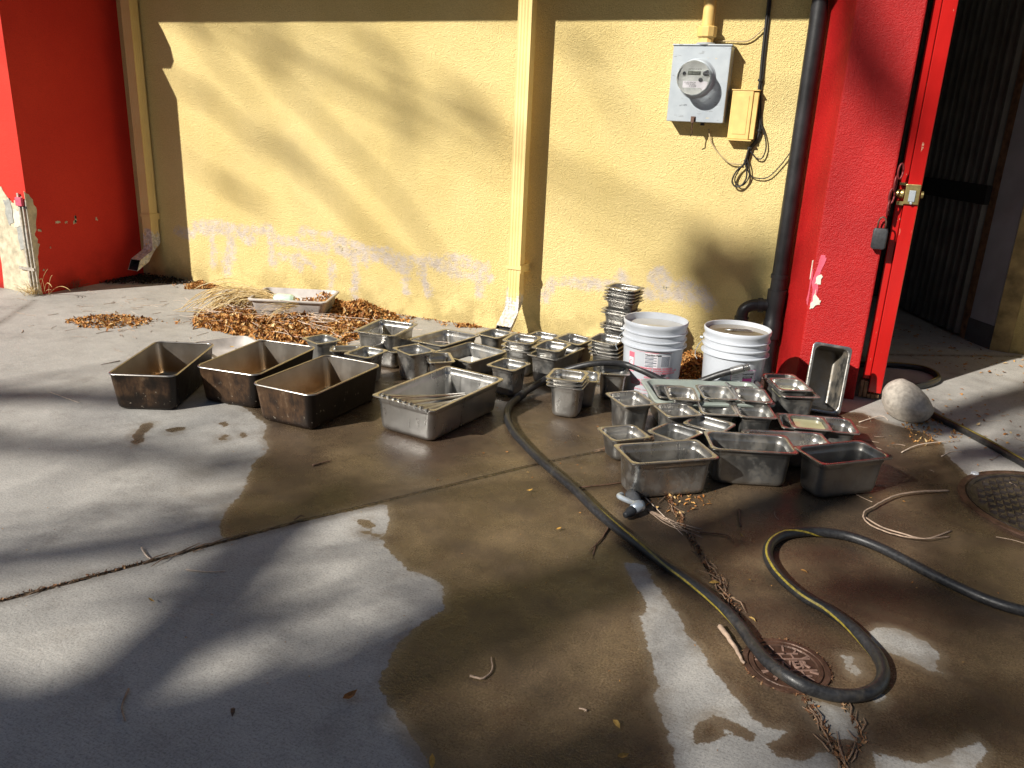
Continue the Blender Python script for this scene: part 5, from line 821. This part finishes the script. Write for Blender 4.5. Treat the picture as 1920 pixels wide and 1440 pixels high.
for k,v in TW.items():
    if not v: continue
    lab,r_,mt=v; l=D['twigs'][k]; pts=[(p[0],p[1],r_+.0015+(.010 if k in('t10','t14','t1') and 0<i<len(l)-1 else 0)) for i,p in enumerate(l)]
    sp=spline(pts,5); sp=[Vector((p.x+rnd.uniform(-1,1)*r_*.35,p.y+rnd.uniform(-1,1)*r_*.35,p.z)) for p in sp]; m=MB(); n_=len(sp); m.tube(sp,[r_*(1-.6*i/n_) for i in range(n_)],6)
    if k=='t1': m.tube(spline([(p[0],p[1],.006) for p in D['twigs']['t1b']],5),.0028,6)
    if k=='t8': m.tube([(p[0],p[1],.004) for p in D['twigs']['t8b']],.0025,6)
    if k=='t20':
        for q_ in range(5):
            a=sp[0]; bq=sp[-1]; m.tube([a+Vector((rnd.uniform(-.02,.02),rnd.uniform(-.02,.02),.002)),(a+bq)/2+Vector((rnd.uniform(-.02,.02),rnd.uniform(-.02,.02),.004)),bq+Vector((rnd.uniform(-.05,.05),rnd.uniform(-.04,.04),.002))],.0014,5)
    tag(m.build('twig',M_[mt],None,smooth=True),lab,'twig',group='dry twigs and stems on the pavement')
vs=MB()
for i in range(190):
    x=rnd.gauss(-3.15,.38); y=rnd.gauss(-.62,.16)
    if y>-.05 or y<-1.05: continue
    L_=rnd.uniform(.05,.20); a=rnd.uniform(-.8,.8)+(math.pi if rnd.random()<.5 else 0); z=rnd.uniform(.04,.075)*max(.25,1-abs(y+.55)*1.6); p=[Vector((x,y,z))]; c_=rnd.uniform(-.7,.7)
    for s_ in range(5): a+=c_*.35; p.append(p[-1]+Vector((math.cos(a),math.sin(a),rnd.uniform(-.07,.10)))*L_/5)
    vs.tube(p,rnd.uniform(.0008,.0018),4)
tag(vs.build('straw_litter',M_['twigp'],None),'pale bent stems sticking out of the big leaf pile','debris',kind='stuff')
vs=MB(); cr_=[D['joint2'],D['joint2b'],D['joint1b'],D['joint2c']]
for l,nn in ((D['joint2'],34),(D['joint2b'],12),(D['joint1b'],16),(D['joint2c'],5),(D['joint1'][:3],12)):
    for i in range(nn):
        k=rnd.randrange(len(l)-1); A_=Vector((*l[k],0)); B_=Vector((*l[k+1],0)); d_=(B_-A_).normalized(); p0=A_.lerp(B_,rnd.random())+Vector((rnd.gauss(0,.007),rnd.gauss(0,.007),.003)); L_=rnd.uniform(.02,.09); an=rnd.gauss(0,.3)+(math.pi if rnd.random()<.5 else 0); d2=Matrix.Rotation(an,3,'Z')@d_; 
        vs.tube([p0,p0+d2*L_*.5+Vector((rnd.gauss(0,.004),rnd.gauss(0,.004),rnd.uniform(.002,.008))),p0+d2*L_+Vector((0,0,.002))],[rnd.uniform(.001,.0028),.0018,.0008],5)
tag(vs.build('crack_twigs',M_['twigd2'],None),'thin bark strips and stems lying along the pavement cracks','debris',kind='stuff')
vs=MB()
for i in range(170):
    if i<95: x=rnd.gauss(-3.9,.45); y=rnd.gauss(-.95,.35)
    else: x=rnd.uniform(-.3,1.0); y=rnd.gauss(-.8,.4)
    if y>-.08 or x<-4.9: continue
    L_=rnd.uniform(.02,.10); a=rnd.uniform(0,6.28); c_=rnd.uniform(-.8,.8); p=[Vector((x,y,.002))]
    for s_ in range(4): a+=c_*.4; p.append(p[-1]+Vector((math.cos(a),math.sin(a),rnd.uniform(-.02,.06)))*L_/4)
    vs.tube(p,rnd.uniform(.0008,.0016),4)
tag(vs.build('straw_litter',M_['twig'],None),'fine dry stems and straws scattered on the pavement','debris',kind='stuff')
# dried grass plume
def blades(name,root,n,dirf,L_,label,seed,heads=True,mat='straw',z0=.08,w=.0010):
    rnd=random.Random(seed); vs=[];fs=[];tt=[]
    for i in range(n):
        d0,l=dirf(rnd); p=Vector(root)+Vector((rnd.gauss(0,.02),rnd.gauss(0,.025),rnd.uniform(0,.02))); t=rnd.random(); v=Vector(d0).normalized(); pts=[p.copy()]; S=9
        dro=rnd.uniform(.14,.36)
        for k in range(S): v=(v+Vector((rnd.gauss(0,.03),rnd.gauss(0,.03),-dro*(k+1)/S*1.1))).normalized(); p=p+v*l/S; p.z=max(p.z,.008); pts.append(p.copy())
        for k in range(S+1):
            tg_=(pts[min(k+1,S)]-pts[max(k-1,0)]).normalized(); sd_=tg_.cross(Vector((0,0,1))).normalized(); ww=w*(1.2 if k<S*.6 else (2.3 if heads and k<S else .6))
            b0=len(vs); uu=sd_.cross(tg_)
            vs+=[pts[k]-sd_*ww,pts[k]+uu*ww,pts[k]+sd_*ww,pts[k]-uu*ww]; tt+=[t]*4
            if k: 
                for q_ in range(4): fs.append((b0-4+q_,b0-4+(q_+1)%4,b0+(q_+1)%4,b0+q_))
    me=bpy.data.meshes.new(name); me.from_pydata([tuple(v) for v in vs],[],fs); me.update(); a=me.attributes.new('tint','FLOAT','POINT'); a.data.foreach_set('value',tt); me.materials.append(M_[mat]); return tag(link(name,me),label,'dried grass')
blades('dried_grass',(-3.36,-.46,.10),150,lambda r: ((-1,r.gauss(-.16,.24),r.uniform(.0,.40)),r.uniform(.25,.66)),.5,'golden foxtail grass plume trailing left out of the white bin',31)
blades('dried_grass',(-3.12,-.56,.10),26,lambda r: ((r.gauss(-.5,.6),-1,r.uniform(-.1,.5)),r.uniform(.12,.30)),.2,'loose straws hanging over the front of the white bin',32,False)
blades('dried_grass',(-4.99,-.905,.0),60,lambda r: ((r.gauss(0,.5),r.gauss(-.2,.4),1),r.uniform(.05,.12)),.1,'small dry grass tuft at the foot of the left red column',33,False,w=.0011)
blades('dried_grass',(-4.93,-.86,.0),5,lambda r: ((r.uniform(.1,.9),r.gauss(-.1,.2),.8),r.uniform(.15,.28)),.2,'thin seed stalks beside the left red column',34,True,w=.0009)
blades('dried_grass',(-4.94,-.62,.0),30,lambda r: ((r.uniform(.0,.5),r.gauss(0,.4),.8),r.uniform(.04,.09)),.1,'dark weed sprout at the shaded side of the left column',35,False,mat='twigd',w=.001)
it=[]; rnd=random.Random(41)
for i in range(420):
    u=rnd.uniform(-.21,.21); v=rnd.uniform(-.15,.15); x=-3.27+u*math.cos(ybn)-v*math.sin(ybn); y=-.36+u*math.sin(ybn)+v*math.cos(ybn); it.append(((x,y,.03+.05*rnd.random()+(.05*max(0,u/.21))),rnd.uniform(.010,.022),False))
o=leaf_obj('leaf_fill',it,M_['leaf'],17); tag(o,'dry leaves lying inside the white bin','leaves',kind='stuff')
it=[((-2.88+rnd.gauss(0,.06),-1.25+rnd.gauss(0,.09),.02),rnd.uniform(.006,.018),True) for i in range(60)]
o=leaf_obj('leaf_fill',it,M_['leafy'],18); tag(o,'few leaf scraps inside the shallow white container','leaves',kind='stuff')
m=MB(); pts_=np.array([[x+random.uniform(-.01,.01),y+random.uniform(-.01,.01)] for x,y in [(-4.95,-.42),(-4.8,-.46),(-4.6,-.30),(-4.45,-.12),(-4.4,-.02),(-4.95,-.02)]])
it=[]
for i in range(2200):
    x=rnd.uniform(-4.95,-4.42); y=rnd.uniform(-.42,-.02)
    if y>-.42+(x+4.95)*.72-.0: it.append(((x,y,.008+rnd.random()*.015),rnd.uniform(.006,.016),False))
o=leaf_obj('leaf_litter',it,m_leaf('wet_black_leaves',[(.012,.010,.008),(.03,.022,.015),(.10,.07,.04)]),19); tag(o,'black rotted leaves in the dark corner under the left downspout','leaf litter',kind='stuff')
nb=empty('building',(0,-18,0),label='added brown brick building behind the camera that blocks sky light',cat='building')  # unseen building added to cover low sky and darken the ambient light
m=MB(); m.box((-22,-8,0),(14,0,8.5)); m.build('wall',simple('brown_brick',(.14,.085,.06),.9,0,.3,3),nb)
m=MB(); m.box((-22.3,-8.3,8.5),(14.3,.3,8.8)); m.build('roof',M_['dark'],nb)
for i in range(9):
    for z in (1.2,4.6):
        m=MB(); m.box((-20+i*3.7,.003,z),(-18.6+i*3.7,.03,z+1.7)); m.build('window',M_['lcd'],nb)
nb2=empty('building',(7,-9,0),label='added dark sided building out of frame at right that blocks sky light',cat='building')  # second unseen block, added to cut sky light from the right
m=MB(); m.box((0,-7,0),(8,6,5.5)); m.build('wall',simple('dark_siding',(.10,.10,.11),.8,0,.2,3),nb2)
m=MB(); m.box((-.25,-7.25,5.5),(8.25,6.25,5.75)); m.build('roof',M_['dark'],nb2)
# ---------------------------------------------------------------- bare tree behind the camera whose branches shade the scene
tree=empty('tree',(-10.6,-15.6,0),label='bare tree standing behind the camera, out of frame',cat='tree'); TO=Vector(tree.location)
hubG=Vector((-3.9,-4.6,0))-SUN*12.0; hubW=Vector((-13.5,0,5.0))-SUN*21
br=MB(); br.tube(spline([Vector((0,0,0)),Vector((.1,.05,3)),(hubG-TO)*.5+Vector((-.2,0,1.2)),hubG-TO],5),[.34-.006*i for i in range(16)],14)
br.tube(spline([hubG-TO,(hubG-TO).lerp(hubW-TO,.5)+Vector((-.3,-.2,.3)),hubW-TO],6),[.20-.006*i for i in range(13)],12)
allp=[]
def limb(poly,r,dist,seed,hub,thin=False):
    rnd=random.Random(seed); P=[Vector(p)-SUN*(dist+rnd.uniform(-.15,.15)) for p in poly]; e=P[0]; P=[hub.lerp(e,.45)+Vector((rnd.uniform(-.2,.2),rnd.uniform(-.2,.2),.1)),e+(hub-e).normalized()*.12]+P; P=spline([hub]+P,4); n=len(P)
    br.tube([p-TO for p in P],[(.012 if (thin and i<12) else r*(1.15-.4*i/n)) for i in range(n)],10); allp.append((P[12:],r))
for i,(l,r) in enumerate(D['shG']): limb(l[::-1],r,(11.0 if r>.085 else 17.0)+.2*i,i,hubG,i>6)
for i,(l,r) in enumerate(D['shW']): limb(l,r*(.8 if r<.07 else 1),22+.3*(i%5),50+i,hubW,True)
ends=[]
# side twigs
rnd=random.Random(77)
for P,r in allp:
    for k in range(2,len(P)-1,9 if r<.06 else 6):
        a=P[k]; d_=Vector((rnd.gauss(0,1),rnd.gauss(0,.6),rnd.gauss(.2,.8))).normalized()*rnd.uniform(.25,.8); q_=[a,a+d_*.5+Vector((0,0,.04)),a+d_]; br.tube([p-TO for p in q_],[r*.35,r*.2,.006],6)
        ends.append((a+d_,0))
for P,r in allp:
    if r<.045: continue
    for k in range(0,len(P)-1,2):
        a=P[k]; ax=(P[min(k+1,len(P)-1)]-P[max(k-1,0)]).normalized()
        for j in range(2 if r<.1 else 1):
            d_=(ax*rnd.uniform(.2,1)+Vector((rnd.gauss(0,.5),rnd.gauss(0,.5),rnd.gauss(0,.5)))).normalized()*rnd.uniform(.3,.95); q_=[a,a+d_*.35+Vector((0,0,rnd.uniform(-.05,.05))),a+d_*.7+Vector((0,0,rnd.uniform(-.08,.08))),a+d_]
            br.tube([p-TO for p in q_],[.020,.014,.010,.005],5)
            if rnd.random()<.5: ends.append((a+d_,0))
br.build('trunk',M_['bark'],tree,smooth=True)
vs=[];fs=[];tt=[]
for (e,r) in ends:
    if r: continue
    for k in range(rnd.randint(3,10)):
        n=len(vs); vs+=leaf_verts(e-TO+Vector((rnd.gauss(0,.16),rnd.gauss(0,.16),rnd.gauss(0,.16))),rnd.uniform(.02,.035),rnd,.3); fs+=[tuple(i+n for i in f) for f in LF]; tt+=[rnd.random()]*8
me=bpy.data.meshes.new('crown'); me.from_pydata([tuple(v) for v in vs],[],fs); me.update(); a=me.attributes.new('tint','FLOAT','POINT'); a.data.foreach_set('value',tt); me.materials.append(M_['leafy']); link('crown',me,tree)
